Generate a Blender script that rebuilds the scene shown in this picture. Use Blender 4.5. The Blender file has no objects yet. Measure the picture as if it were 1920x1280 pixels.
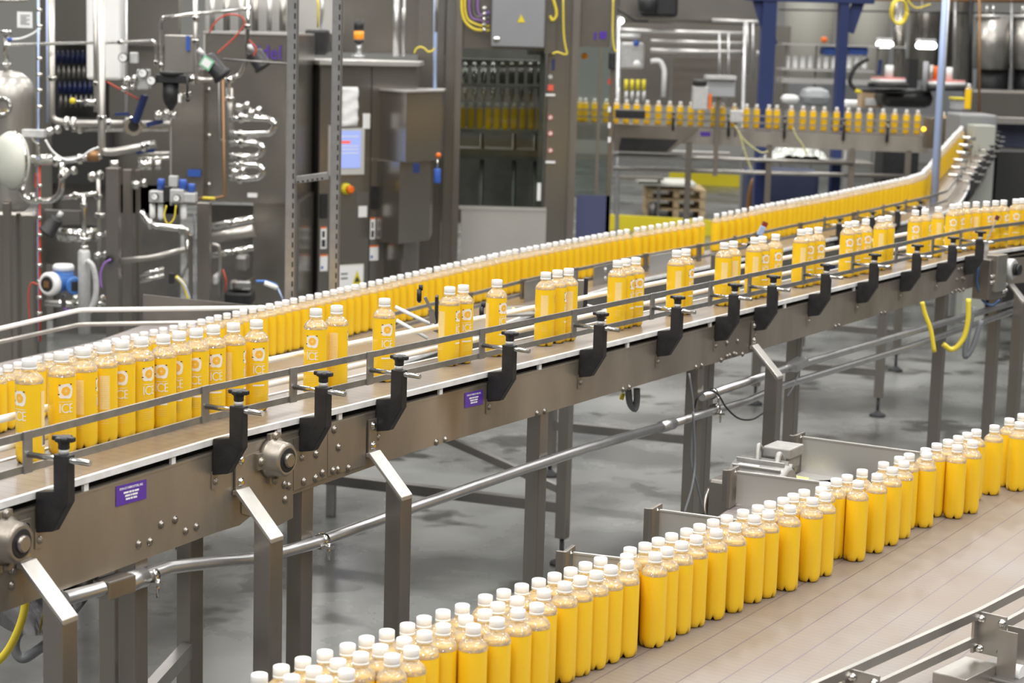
import bpy, bmesh, math, random
from mathutils import Vector, Matrix
random.seed(7)
C = bpy.context.scene.collection
SC = bpy.context.scene
# ------------------------------------------------------------------ camera
FPX = 3700.0
AL = math.atan(574.0/FPX); RO = 0.0279
CAM = Vector((0, 0, 2.5))
_r0 = Vector((1,0,0)); _u0 = Vector((0, math.sin(AL), math.cos(AL))); _f = Vector((0, math.cos(AL), -math.sin(AL)))
_r = _r0*math.cos(RO) + _u0*math.sin(RO)
_u = _u0*math.cos(RO) - _r0*math.sin(RO)
cam_d = bpy.data.cameras.new('camera'); cam = bpy.data.objects.new('camera', cam_d); C.objects.link(cam)
cam_d.sensor_width = 36; cam_d.lens = FPX/1920*36
m3 = Matrix((_r, _u, -_f)).transposed()
cam.matrix_world = Matrix.Translation(CAM) @ m3.to_4x4()
cam_d.dof.use_dof = True; cam_d.dof.focus_distance = 5.4; cam_d.dof.aperture_fstop = 5.6
cam_d.clip_end = 200
SC.camera = cam
SC.view_settings.view_transform = 'Standard'; SC.view_settings.look = 'None'
SC.view_settings.gamma = 1; SC.view_settings.use_curve_mapping = False
SC.view_settings.exposure = 0.28
# ------------------------------------------------------------------ world (soft light of the bright hall roof)
w = bpy.data.worlds.new('hall_light'); SC.world = w; w.use_nodes = True
nt = w.node_tree; nt.nodes.clear()
wo = nt.nodes.new('ShaderNodeOutputWorld'); bg = nt.nodes.new('ShaderNodeBackground')
tc = nt.nodes.new('ShaderNodeTexCoord'); sx = nt.nodes.new('ShaderNodeSeparateXYZ'); rp = nt.nodes.new('ShaderNodeValToRGB')
nt.links.new(tc.outputs['Generated'], sx.inputs[0]); nt.links.new(sx.outputs['Z'], rp.inputs[0])
e = rp.color_ramp.elements
e[0].position = 0.0; e[0].color = (.15,.145,.135,1)
e[1].position = 0.9; e[1].color = (1.25,1.23,1.19,1)
k = rp.color_ramp.elements.new(0.26); k.color = (.30,.295,.28,1)
k = rp.color_ramp.elements.new(0.48); k.color = (.95,.94,.91,1)
nt.links.new(rp.outputs[0], bg.inputs[0]); bg.inputs[1].default_value = 0.55
nt.links.new(bg.outputs[0], wo.inputs[0])
# ------------------------------------------------------------------ high-bay lamps of the hall
def lamp(x, y, z=7.5, p=120, s=0.8):
    d = bpy.data.lights.new('high_bay_lamp', 'AREA'); d.energy = p; d.shape = 'RECTANGLE'; d.size = s; d.size_y = s*2.2; d.color = (1,.98,.94)
    o = bpy.data.objects.new('high_bay_lamp', d); o.location = (x, y, z); C.objects.link(o)
for ly in (-1.5, 2.5, 6.5, 11, 16, 22, 28):
    for lx in (-6.5, -2.2, 2.2, 6.5):
        lamp(lx + (0.7 if int(ly) % 2 else -0.5), ly)
# ------------------------------------------------------------------ projection helpers
def ray(px, py):
    return (_r*((px-960)/FPX) - _u*((py-640)/FPX) + _f)
def P(px, py, z):            # point of the horizontal plane z seen at that pixel
    d = ray(px, py); t = (z-CAM.z)/d.z
    return CAM + d*t
def Q(px, py, Y):            # point of the vertical plane y = Y seen at that pixel
    d = ray(px, py); return CAM + d*(Y/d.y)
def proj(p):
    v = Vector(p)-CAM; zf = v.dot(_f)
    return (960+FPX*v.dot(_r)/zf, 640-FPX*v.dot(_u)/zf)
# ------------------------------------------------------------------ materials
MATS = {}
def pm(name, col, rough=.5, metal=0., var=0., scale=8., bump=0., bscale=60., stretch=None, coat=0., spec=None, emit=None, estr=0., alpha=None, sss=0., stain=None):
    m = bpy.data.materials.new(name); m.use_nodes = True; n = m.node_tree; b = n.nodes['Principled BSDF']
    b.inputs['Base Color'].default_value = (*col, 1); b.inputs['Roughness'].default_value = rough; b.inputs['Metallic'].default_value = metal
    if coat: b.inputs['Coat Weight'].default_value = coat; b.inputs['Coat Roughness'].default_value = .08
    if spec is not None: b.inputs['Specular IOR Level'].default_value = spec
    if emit: b.inputs['Emission Color'].default_value = (*emit, 1); b.inputs['Emission Strength'].default_value = estr
    if alpha is not None: b.inputs['Alpha'].default_value = alpha
    if sss: b.inputs['Subsurface Weight'].default_value = sss; b.inputs['Subsurface Radius'].default_value = (.03,.02,.004); b.inputs['Subsurface Scale'].default_value = 1
    if var or bump or stain:
        t = n.nodes.new('ShaderNodeTexCoord'); mp = n.nodes.new('ShaderNodeMapping'); n.links.new(t.outputs['Object'], mp.inputs[0])
        if stretch: mp.inputs['Scale'].default_value = stretch
    if var:
        nz = n.nodes.new('ShaderNodeTexNoise'); nz.inputs['Scale'].default_value = scale; nz.inputs['Detail'].default_value = 5; n.links.new(mp.outputs[0], nz.inputs[0])
        r = n.nodes.new('ShaderNodeValToRGB'); n.links.new(nz.outputs[0], r.inputs[0])
        r.color_ramp.elements[0].position = .3; r.color_ramp.elements[1].position = .7
        r.color_ramp.elements[0].color = (*[c*(1-var) for c in col], 1); r.color_ramp.elements[1].color = (*[min(1, c*(1+var)) for c in col], 1)
        n.links.new(r.outputs[0], b.inputs['Base Color']); src = r.outputs[0]
        if stain:
            n2 = n.nodes.new('ShaderNodeTexNoise'); n2.inputs['Scale'].default_value = stain[1]; n2.inputs['Detail'].default_value = 3; n.links.new(mp.outputs[0], n2.inputs[0])
            r2 = n.nodes.new('ShaderNodeValToRGB'); r2.color_ramp.elements[0].position = stain[2]; r2.color_ramp.elements[1].position = stain[2]+.12; n.links.new(n2.outputs[0], r2.inputs[0])
            mx = n.nodes.new('ShaderNodeMix'); mx.data_type = 'RGBA'; n.links.new(r2.outputs[0], mx.inputs['Factor']); n.links.new(src, mx.inputs['A']); mx.inputs['B'].default_value = (*stain[0], 1)
            n.links.new(mx.outputs['Result'], b.inputs['Base Color'])
    if bump:
        bz = n.nodes.new('ShaderNodeTexNoise'); bz.inputs['Scale'].default_value = bscale; n.links.new(mp.outputs[0], bz.inputs[0])
        bp = n.nodes.new('ShaderNodeBump'); bp.inputs['Strength'].default_value = bump; bp.inputs['Distance'].default_value = .01; n.links.new(bz.outputs[0], bp.inputs['Height']); n.links.new(bp.outputs[0], b.inputs['Normal'])
    MATS[name] = m; return m
STEEL = pm('brushed_steel', (.46,.44,.41), .34, .85, var=.14, scale=5, bump=.05, bscale=90, stretch=(1,1,.25))
STEELW = pm('worn_frame_steel', (.37,.33,.285), .38, .72, var=.28, scale=3.2, bump=.06, bscale=120, stretch=(1,1,.35), stain=((.26,.18,.11), 2.6, .60))
STEELD = pm('dark_steel', (.22,.21,.20), .4, .7, var=.15, scale=6)
ARMM = pm('lamplit_arm_steel', (.56,.54,.51), .42, .8, var=.06, scale=20)  # lamp reflection on the arm tops is put into this paler steel colour
SHEET = pm('mirror_sheet', (.30,.29,.31), .12, 1.0, bump=.3, bscale=6)
STEELM = pm('leg_steel', (.31,.285,.26), .32, .85, var=.12, scale=6, stretch=(1,1,.2))
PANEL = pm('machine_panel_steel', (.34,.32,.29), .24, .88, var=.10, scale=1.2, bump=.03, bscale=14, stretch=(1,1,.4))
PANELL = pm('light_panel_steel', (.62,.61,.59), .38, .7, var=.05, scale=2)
CHROME = pm('polished_pipe_steel', (.66,.65,.62), .11, 1.0)
GALV = pm('galvanised_conduit', (.52,.52,.53), .32, .85, var=.08, scale=20)
BLACK = pm('black_plastic', (.018,.018,.02), .45, var=.3, scale=30, bump=.08, bscale=200)
DARK = pm('dark_recess', (.02,.02,.02), .7)
WHITEP = pm('white_plastic', (.85,.85,.84), .35)
CAPM = pm('white_cap_plastic', (.93,.93,.92), .4, sss=.0)
WSTRIP = pm('worn_white_strip', (.72,.72,.72), .4, var=.12, scale=25)
CREAM = pm('cream_paint', (.66,.67,.60), .5, var=.04, scale=5)
BLUEP = pm('blue_plastic', (.04,.11,.45), .4)
BLUEI = pm('blue_instrument_paint', (.06,.18,.50), .4)
NAVY = pm('navy_steel_paint', (.014,.030,.125), .5)
LBLUE = pm('pale_blue_conduit', (.42,.52,.78), .35, .2)
YEL = pm('yellow_paint', (.72,.60,.02), .5)
YELT = pm('yellow_tube', (.78,.62,.05), .4)
ORG = pm('orange_plastic', (.85,.16,.01), .4)
RED = pm('red_tube', (.55,.06,.03), .4)
PURP = pm('purple_decal', (.10,.035,.36), .35)
VIOL = pm('violet_cable', (.30,.15,.5), .5)
PAPER = pm('white_paper', (.85,.85,.85), .8)
INK = pm('black_ink', (.03,.03,.04), .7)
AMBER = pm('amber_lens', (.9,.32,.02), .3, emit=(1,.35,.02), estr=.15)
SCREEN = pm('lit_screen', (.1,.12,.25), .2, emit=(.36,.45,.85), estr=.75)
SCRRED = pm('screen_red_bar', (.5,.05,.03), .3, emit=(.8,.12,.06), estr=.8)
TUBEL = pm('lit_tube', (.9,.9,.9), .3, emit=(1,1,.95), estr=5)
GREYC = pm('grey_cable', (.18,.19,.21), .5)
FLOORM = None
JUICE = pm('orange_juice', (.88,.55,.018), .25, spec=.4, coat=.2, sss=.0)
LWHITE = pm('label_white', (.86,.80,.72), .5)
LPALE = pm('label_pale_yellow', (.93,.66,.20), .5)
LORG = pm('label_orange_slice', (.93,.48,.03), .5)
GRAYP = pm('grey_paint', (.35,.36,.38), .5)
LGRAY = pm('light_grey_casting', (.55,.55,.55), .45, .3, var=.1, scale=30)
WOOD = pm('pallet_wood', (.55,.42,.25), .7, var=.2, scale=10, stretch=(1,6,1))
CARD = pm('cardboard', (.50,.36,.22), .8)
COPPER = pm('brown_copper_pipe', (.30,.16,.07), .35, .5)
RUBBER = pm('dark_rubber', (.03,.03,.035), .7)
def mix_clear(name, tint, fac, rough, bump=0., bscale=200.):
    m = bpy.data.materials.new(name); m.use_nodes = True; n = m.node_tree; n.nodes.clear()
    o = n.nodes.new('ShaderNodeOutputMaterial'); mx = n.nodes.new('ShaderNodeMixShader'); tr = n.nodes.new('ShaderNodeBsdfTransparent'); gl = n.nodes.new('ShaderNodeBsdfGlossy')
    tr.inputs[0].default_value = (*tint, 1); gl.inputs[0].default_value = (1,1,1,1); gl.inputs[1].default_value = rough
    lw = n.nodes.new('ShaderNodeLayerWeight'); lw.inputs[0].default_value = fac; n.links.new(lw.outputs['Fresnel'], mx.inputs[0])
    n.links.new(tr.outputs[0], mx.inputs[1]); n.links.new(gl.outputs[0], mx.inputs[2]); n.links.new(mx.outputs[0], o.inputs[0])
    if bump:
        t = n.nodes.new('ShaderNodeTexCoord'); v = n.nodes.new('ShaderNodeTexVoronoi'); v.inputs['Scale'].default_value = bscale; n.links.new(t.outputs['Object'], v.inputs[0])
        b = n.nodes.new('ShaderNodeBump'); b.inputs['Strength'].default_value = bump; b.inputs['Distance'].default_value = .0050; q = n.nodes.new('ShaderNodeMath'); q.operation = 'POWER'; q.inputs[1].default_value = 2.0; n.links.new(v.outputs['Distance'], q.inputs[0]); n.links.new(q.outputs[0], b.inputs['Height']); n.links.new(b.outputs[0], gl.inputs['Normal']); n.links.new(b.outputs[0], lw.inputs['Normal'])
    MATS[name] = m; return m
PET = mix_clear('clear_bottle_plastic', (1,1,.98), .36, .07, bump=1.0, bscale=75)
_n = PET.node_tree; _m = _n.nodes.new('ShaderNodeMixShader'); _d = _n.nodes.new('ShaderNodeBsdfDiffuse'); _d.inputs[0].default_value = (.98,.97,.93,1); _m.inputs[0].default_value = .20
_o = [q for q in _n.nodes if q.type == 'OUTPUT_MATERIAL'][0]; _s = _o.inputs[0].links[0].from_socket; _n.links.new(_s, _m.inputs[1]); _n.links.new(_d.outputs[0], _m.inputs[2]); _n.links.new(_m.outputs[0], _o.inputs[0])
GLASS = mix_clear('guard_glass', (.78,.82,.80), .22, .03)
FILM = mix_clear('stretch_film', (.85,.88,.9), .6, .15, bump=1, bscale=12)
# floor: damp, sealed concrete
def floor_mat():
    m = pm('sealed_concrete', (.33,.335,.325), .3, 0, var=.0)
    n = m.node_tree; b = n.nodes['Principled BSDF']; t = n.nodes.new('ShaderNodeTexCoord')
    def nz(s, d=6):
        q = n.nodes.new('ShaderNodeTexNoise'); q.inputs['Scale'].default_value = s; q.inputs['Detail'].default_value = d; n.links.new(t.outputs['Object'], q.inputs[0]); return q
    a = nz(1.1); r = n.nodes.new('ShaderNodeValToRGB'); n.links.new(a.outputs[0], r.inputs[0])
    r.color_ramp.elements[0].position = .35; r.color_ramp.elements[0].color = (.07,.072,.07,1); r.color_ramp.elements[1].position = .62; r.color_ramp.elements[1].color = (.215,.22,.212,1)
    c = nz(2.3, 3); r2 = n.nodes.new('ShaderNodeValToRGB'); n.links.new(c.outputs[0], r2.inputs[0])
    r2.color_ramp.elements[0].position = .60; r2.color_ramp.elements[0].color = (0,0,0,1); r2.color_ramp.elements[1].position = .66; r2.color_ramp.elements[1].color = (1,1,1,1)
    mx = n.nodes.new('ShaderNodeMix'); mx.data_type = 'RGBA'; n.links.new(r2.outputs[0], mx.inputs['Factor']); n.links.new(r.outputs[0], mx.inputs['A']); mx.inputs['B'].default_value = (.035,.035,.03,1)
    n.links.new(mx.outputs['Result'], b.inputs['Base Color'])
    rr = n.nodes.new('ShaderNodeMapRange'); n.links.new(a.outputs[0], rr.inputs[0]); rr.inputs[3].default_value = .12; rr.inputs[4].default_value = .42; n.links.new(rr.outputs[0], b.inputs['Roughness'])
    return m
FLOORM = floor_mat()
def belt_mat(name, base, var, lane, pitch, linecol, rough=.38):
    m = pm(name, base, rough); n = m.node_tree; b = n.nodes['Principled BSDF']
    u = n.nodes.new('ShaderNodeUVMap'); s = n.nodes.new('ShaderNodeSeparateXYZ'); n.links.new(u.outputs[0], s.inputs[0])
    def mth(op, a, v=None):
        q = n.nodes.new('ShaderNodeMath'); q.operation = op
        if hasattr(a, 'links') or hasattr(a, 'is_output'): n.links.new(a, q.inputs[0])
        else: q.inputs[0].default_value = a
        if v is not None:
            if hasattr(v, 'is_output'): n.links.new(v, q.inputs[1])
            else: q.inputs[1].default_value = v
        return q.outputs[0]
    ln = mth('LESS_THAN', mth('FRACT', mth('DIVIDE', s.outputs[0], pitch)), .07)      # link gaps across
    ln = mth('MULTIPLY', ln, .65)
    out = ln
    if lane:
        sm = mth('LESS_THAN', mth('FRACT', mth('DIVIDE', s.outputs[1], lane)), .045)
        out = mth('MAXIMUM', ln, sm)
    nz = n.nodes.new('ShaderNodeTexNoise'); nz.inputs['Scale'].default_value = 2.2; nz.inputs['Detail'].default_value = 4; t = n.nodes.new('ShaderNodeTexCoord'); n.links.new(t.outputs['Object'], nz.inputs[0])
    r = n.nodes.new('ShaderNodeValToRGB'); n.links.new(nz.outputs[0], r.inputs[0]); r.color_ramp.elements[0].position = .38; r.color_ramp.elements[1].position = .62
    r.color_ramp.elements[0].color = (*base, 1); r.color_ramp.elements[1].color = (*var, 1)
    mx = n.nodes.new('ShaderNodeMix'); mx.data_type = 'RGBA'; n.links.new(out, mx.inputs['Factor']); n.links.new(r.outputs[0], mx.inputs['A']); mx.inputs['B'].default_value = (*linecol, 1)
    n.links.new(mx.outputs['Result'], b.inputs['Base Color']); return m
BELT_B = belt_mat('wide_brown_link_belt', (.20,.160,.130), (.225,.198,.182), .0838, .0254, (.12,.10,.12))
BELT_A = belt_mat('brown_tabletop_chain', (.20,.16,.13), (.24,.21,.19), 0, .038, (.10,.08,.07), .3)
BELT_G = belt_mat('grey_brown_link_belt', (.24,.21,.20), (.30,.27,.26), .0838, .0254, (.10,.09,.09), .35)
# ------------------------------------------------------------------ mesh builder (all coordinates in world space)
class MB:
    def __init__(s): s.ch = []; s.v = []; s.f = []; s.m = []; s.sm = []; s.uv = {}
    def add(s, vs, fs, mi=0, smooth=False, uvs=None):
        o = len(s.v); s.v += [Vector(q) for q in vs]
        for i, f in enumerate(fs):
            if uvs: s.uv[len(s.f)] = uvs[i]
            s.f.append([q+o for q in f]); s.m.append(mi); s.sm.append(smooth)
        return s
    def obox(s, c, ax, ay, az, mi=0):          # centre and three half-axes
        c, ax, ay, az = map(Vector, (c, ax, ay, az))
        vs = [c+ax*i+ay*j+az*k for k in (-1,1) for j in (-1,1) for i in (-1,1)]
        return s.add(vs, [(0,2,3,1),(4,5,7,6),(0,1,5,4),(2,6,7,3),(0,4,6,2),(1,3,7,5)], mi)
    def box(s, x0, x1, y0, y1, z0, z1, mi=0):
        return s.obox(((x0+x1)/2,(y0+y1)/2,(z0+z1)/2), ((x1-x0)/2,0,0), (0,(y1-y0)/2,0), (0,0,(z1-z0)/2), mi)
    def bar(s, a, b, w, h, mi=0, up=(0,0,1)):
        a, b = Vector(a), Vector(b); d = b-a; up = Vector(up)
        if abs(d.normalized().dot(up)) > .98: up = Vector((0,1,0))
        x = d.cross(up).normalized(); z = x.cross(d).normalized()
        return s.obox((a+b)/2, d/2, x*w/2, z*h/2, mi)
    def tube(s, pts, r, mi=0, seg=12, caps=True):
        pts = [Vector(p) for p in pts]; n = len(pts)
        rs = r if isinstance(r, (list, tuple)) else [r]*n
        vs = []; ref = None
        for i, p in enumerate(pts):
            t = (pts[min(i+1,n-1)]-pts[max(i-1,0)]).normalized()
            if ref is None: ref = Vector((0,0,1)) if abs(t.z) < .9 else Vector((1,0,0))
            x = ref - t*ref.dot(t)
            if x.length < 1e-4: x = t.orthogonal()
            x.normalize(); ref = x; y = t.cross(x)
            k = 1.0
            if 0 < i < n-1:
                c = (pts[i]-pts[i-1]).normalized().dot(t); k = 1/max(.5, c)
            for j in range(seg):
                a = 2*math.pi*j/seg; vs.append(p + (x*math.cos(a)+y*math.sin(a))*rs[i]*k)
        fs = [(i*seg+j, i*seg+(j+1)%seg, (i+1)*seg+(j+1)%seg, (i+1)*seg+j) for i in range(n-1) for j in range(seg)]
        s.add(vs, fs, mi, True)
        if caps:
            o = len(s.v)-len(vs)
            s.f.append([o+j for j in range(seg)][::-1]); s.m.append(mi); s.sm.append(False)
            s.f.append([o+(n-1)*seg+j for j in range(seg)]); s.m.append(mi); s.sm.append(False)
        return s
    def lathe(s, prof, c=(0,0,0), axis=(0,0,1), seg=24, mi=0, smooth=True, caps=True, mis=None):
        c = Vector(c); z = Vector(axis).normalized(); x = z.orthogonal().normalized(); y = z.cross(x)
        vs = [c + z*h + (x*math.cos(2*math.pi*j/seg)+y*math.sin(2*math.pi*j/seg))*r for r, h in prof for j in range(seg)]
        o = len(s.v); s.v += vs
        for i in range(len(prof)-1):
            for j in range(seg):
                s.f.append([o+i*seg+j, o+i*seg+(j+1)%seg, o+(i+1)*seg+(j+1)%seg, o+(i+1)*seg+j]); s.m.append(mis[i] if mis else mi); s.sm.append(smooth)
        if caps:
            if prof[0][0] > 1e-5: s.f.append([o+j for j in range(seg)][::-1]); s.m.append(mi); s.sm.append(False)
            if prof[-1][0] > 1e-5: s.f.append([o+(len(prof)-1)*seg+j for j in range(seg)]); s.m.append(mi); s.sm.append(False)
        return s
    def cyl(s, a, b, r, mi=0, seg=20):
        a, b = Vector(a), Vector(b); return s.lathe([(r,0),(r,(b-a).length)], a, b-a, seg, mi)
    def ball(s, c, r, mi=0, seg=16):
        n = 8; pr = [(max(1e-6, r*math.sin(math.pi*i/n)), -r*math.cos(math.pi*i/n)) for i in range(n+1)]
        return s.lathe(pr, c, (0,0,1), seg, mi, caps=False)
    def prism(s, pts, ext, mi=0):              # closed outline (world points) extruded by vector ext
        pts = [Vector(p) for p in pts]; ext = Vector(ext); n = len(pts)
        vs = pts + [p+ext for p in pts]
        fs = [tuple(range(n))[::-1], tuple(range(n, 2*n))] + [(i, (i+1)%n, n+(i+1)%n, n+i) for i in range(n)]
        return s.add(vs, fs, mi)
    def build(s, name, mats, parent=None, bevel=0., keep=False):
        if name in ('bolts','plate_bolts','rivets'):
            for v0, f0, v1, f1 in s.ch:
                q = MB(); q.v = s.v[v0:v1]; q.f = [[i-v0 for i in f] for f in s.f[f0:f1]]; q.m = s.m[f0:f1]; q.sm = s.sm[f0:f1]; q.build('bolt', mats, parent)
            return None
        if not isinstance(mats, (list, tuple)): mats = [mats]
        if not s.v: return None
        if parent is not None:
            off = Vector(parent['_o']); rz = parent.get('_rz', 0.)
        elif keep: off = Vector((0,0,0)); rz = 0
        else:
            xs = [v.x for v in s.v]; ys = [v.y for v in s.v]; zs = [v.z for v in s.v]
            off = Vector(((min(xs)+max(xs))/2, (min(ys)+max(ys))/2, min(zs))); rz = 0
        M = Matrix.Rotation(-rz, 3, 'Z')
        me = bpy.data.meshes.new(name); me.from_pydata([tuple(M @ (v-off)) for v in s.v], [], s.f)
        for m in mats: me.materials.append(m)
        me.polygons.foreach_set('material_index', s.m); me.polygons.foreach_set('use_smooth', s.sm)
        if s.uv:
            ul = me.uv_layers.new(name='UVMap')
            for fi, uvs in s.uv.items():
                for li, uvv in zip(me.polygons[fi].loop_indices, uvs): ul.data[li].uv = uvv
        bm = bmesh.new(); bm.from_mesh(me); bmesh.ops.recalc_face_normals(bm, faces=bm.faces); bm.to_mesh(me); bm.free()
        o = bpy.data.objects.new(name, me); C.objects.link(o)
        if bevel:
            md = o.modifiers.new('bevel', 'BEVEL'); md.width = bevel; md.segments = 2; md.limit_method = 'ANGLE'; md.angle_limit = math.radians(40)
        if parent is not None:
            o.parent = parent; o['_o'] = tuple(off); o['_rz'] = rz
        else:
            o.location = off; o['_o'] = tuple(off); o['_rz'] = 0.
        return o
def tag(o, label, cat, group=None, kind=None):
    o['label'] = label; o['category'] = cat
    if group: o['group'] = group
    if kind: o['kind'] = kind
    return o
def thing(name, label, cat, loc, group=None):
    o = bpy.data.objects.new(name, None); C.objects.link(o); o.location = loc; o.empty_display_size = .1
    o['_o'] = tuple(loc); o['_rz'] = 0.
    return tag(o, label, cat, group)
def struct(o): o['kind'] = 'structure'; return o
def arc(c, r, a0, a1, u, v, n=8):
    c, u, v = Vector(c), Vector(u), Vector(v)
    return [c + u*r*math.cos(a0+(a1-a0)*i/n) + v*r*math.sin(a0+(a1-a0)*i/n) for i in range(n+1)]
def fillet(pts, r, n=5):                        # rounds the corners of a pipe run
    pts = [Vector(p) for p in pts]; out = [pts[0]]
    for i in range(1, len(pts)-1):
        a, b, c = pts[i-1], pts[i], pts[i+1]; u = (a-b); v = (c-b); k = min(r, u.length*.45, v.length*.45)
        p, q = b+u.normalized()*k, b+v.normalized()*k
        for j in range(n+1):
            t = j/n; out.append(p*(1-t)**2 + b*2*t*(1-t) + q*t*t)
    out.append(pts[-1]); return out
def smooth(pts, n=6):                           # Catmull-Rom through the points (cables, hoses)
    pts = [Vector(p) for p in pts]; q = [pts[0]*2-pts[1]] + pts + [pts[-1]*2-pts[-2]]; out = []
    for i in range(1, len(q)-2):
        for j in range(n):
            t = j/n; a, b, c, d = q[i-1], q[i], q[i+1], q[i+2]
            out.append(.5*((2*b)+(-a+c)*t+(2*a-5*b+4*c-d)*t*t+(-a+3*b-3*c+d)*t**3))
    out.append(pts[-1]); return out
_tc = {}
def text_geo(txt, size):
    if (txt, size) in _tc: return _tc[(txt, size)]
    cu = bpy.data.curves.new('t', 'FONT'); cu.body = txt; cu.size = size; cu.align_x = 'CENTER'; cu.align_y = 'CENTER'; cu.resolution_u = 2; cu.offset = size*.035 if size < .05 else 0
    o = bpy.data.objects.new('t', cu); C.objects.link(o); bpy.context.view_layer.update()
    me = bpy.data.meshes.new_from_object(o.evaluated_get(bpy.context.evaluated_depsgraph_get()))
    r = ([v.co.copy() for v in me.vertices], [list(p.vertices) for p in me.polygons])
    bpy.data.objects.remove(o); bpy.data.curves.remove(cu); bpy.data.meshes.remove(me); _tc[(txt, size)] = r; return r
def put_text(mb, txt, size, c, u, v, mi=0, sx=1.):
    vs, fs = text_geo(txt, size); c, u, v = Vector(c), Vector(u).normalized(), Vector(v).normalized()
    mb.add([c + u*q.x*sx + v*q.y for q in vs], fs, mi)
# ------------------------------------------------------------------ conveyor paths: s along, n towards the viewer's side, z up
class Path:
    def __init__(s, pts, zs=None):
        s.p = [Vector((q[0], q[1], 0)) for q in pts]; s.z = zs; s.L = [0.]
        for a, b in zip(s.p, s.p[1:]): s.L.append(s.L[-1]+(b-a).length)
        s.len = s.L[-1]
        d = [(b-a).normalized() for a, b in zip(s.p, s.p[1:])]
        s.nv = []
        for i in range(len(s.p)):
            a = d[max(i-1,0)]; b = d[min(i,len(d)-1)]; t = (a+b).normalized(); k = 1/max(.5, a.dot(t)); s.nv.append(Vector((t.y,-t.x,0))*k)
    def seg(s, q):
        for i in range(len(s.L)-2):
            if q < s.L[i+1]: return i
        return len(s.L)-2
    def at(s, q, n=0., z=0.):
        i = s.seg(q); t = (q-s.L[i])/(s.L[i+1]-s.L[i]); p = s.p[i].lerp(s.p[i+1], t); nv = s.nv[i].lerp(s.nv[i+1], t)
        zz = (s.z[i]*(1-t)+s.z[i+1]*t) if s.z else 0.
        return Vector((p.x+nv.x*n, p.y+nv.y*n, z+zz))
    def dir(s, q):
        i = s.seg(q); return (s.p[i+1]-s.p[i]).normalized()
    def nrm(s, q):
        d = s.dir(q); return Vector((d.y,-d.x,0))
    def sx(s, px, n=0., z=0., lo=None, hi=None):
        lo = 0. if lo is None else lo; hi = s.len if hi is None else hi
        for _ in range(50):
            m = (lo+hi)/2
            if proj(s.at(m, n, z))[0] < px: lo = m
            else: hi = m
        return (lo+hi)/2
    def loc(s, p):                              # (s, n) of a world point
        best = None
        for i in range(len(s.p)-1):
            a, b = s.p[i], s.p[i+1]; d = b-a; q = Vector((p[0],p[1],0))
            t = (q-a).dot(d)/d.length_squared; t = max(0 if i else -9, min(1 if i < len(s.p)-2 else 9, t)); c = a+d*t; dist = (q-c).length
            if best is None or dist < best[0]:
                n = Vector((d.y,-d.x,0)).normalized(); best = (dist, s.L[i]+t*d.length, (q-c).dot(n))
        return best[1], best[2]
    def sweep(s, mb, n0, n1, z0, z1, s0=None, s1=None, mi=0):
        s0 = 0. if s0 is None else s0; s1 = s.len if s1 is None else s1
        st = [s0] + [l for l in s.L if s0+1e-4 < l < s1-1e-4] + [s1]
        vs = []
        for q in st: vs += [s.at(q,n0,z0), s.at(q,n1,z0), s.at(q,n1,z1), s.at(q,n0,z1)]
        fs = []; uv = []
        for i in range(len(st)-1):
            o = i*4; a, b = st[i], st[i+1]
            for j in range(4):
                k = (j+1)%4; fs.append((o+j, o+k, o+4+k, o+4+j))
                nn = [n0,n1,n1,n0]; zz=[z0,z0,z1,z1]
                w = (lambda q: nn[q]) if j in (0,2) else (lambda q: zz[q])
                uv.append([(a,w(j)),(a,w(k)),(b,w(k)),(b,w(j))])
        fs += [(3,2,1,0), tuple(len(vs)-4+j for j in range(4))]; uv += [[(0,0)]*4]*2
        mb.add(vs, fs, mi, False, uv); return mb
    def poly(s, mb, n0, n1, prof, mi=0):        # prof: list of (s, ztop, zbot): plate with sloping edges
        vs = []
        for q, zt, zb in prof: vs += [s.at(q,n0,zb), s.at(q,n1,zb), s.at(q,n1,zt), s.at(q,n0,zt)]
        fs = [(o*4+j, o*4+(j+1)%4, o*4+4+(j+1)%4, o*4+4+j) for o in range(len(prof)-1) for j in range(4)]
        fs += [(3,2,1,0), tuple(len(vs)-4+j for j in range(4))]
        mb.add(vs, fs, mi); return mb
def extrap(a, b, k): return (a[0]+(a[0]-b[0])*k, a[1]+(a[1]-b[1])*k)
ZA, ZB = 1.505, 0.99
# raised conveyor in the middle: the line of its near belt edge
_a = [P(-120,977,ZA), P(400,822,ZA), P(1820,478,ZA), P(1925,462,ZA)]
_a.append(_a[-1] + Vector((.55,.55,0))); _a.append(_a[-1] + Vector((.7,.35,0)))
PA = Path(_a)
# lower conveyor coming from behind: the line its packed bottles stand on, then the climb to the far line
def at_cap(px, py, Y):                          # foot of a bottle whose cap shows there, at that distance
    q = Q(px, py, Y); return (q.x, q.y, q.z-.24-ZB)
_c = [at_cap(px, py+2, Y) for px, py, Y in ((-240,765,6.5),(57,670,7.42),(250,626,8.05),(464,577,8.78),(664,533,9.55),(945,470,10.75),(1140,434,11.6),(1295,409,12.3),(1435,381,13.0),(1560,359,13.7),(1700,330,14.6),(1730,321,14.95),
    (1745,305,15.6),(1762,280,16.4),(1783,257,17.3),(1802,237,18.2),(1811,224,18.9),(1808,215,19.4),(1790,211,19.7),(1765,208,19.75))]
PC = Path([(x,y) for x,y,_ in _c], [z for _,_,z in _c])
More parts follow.
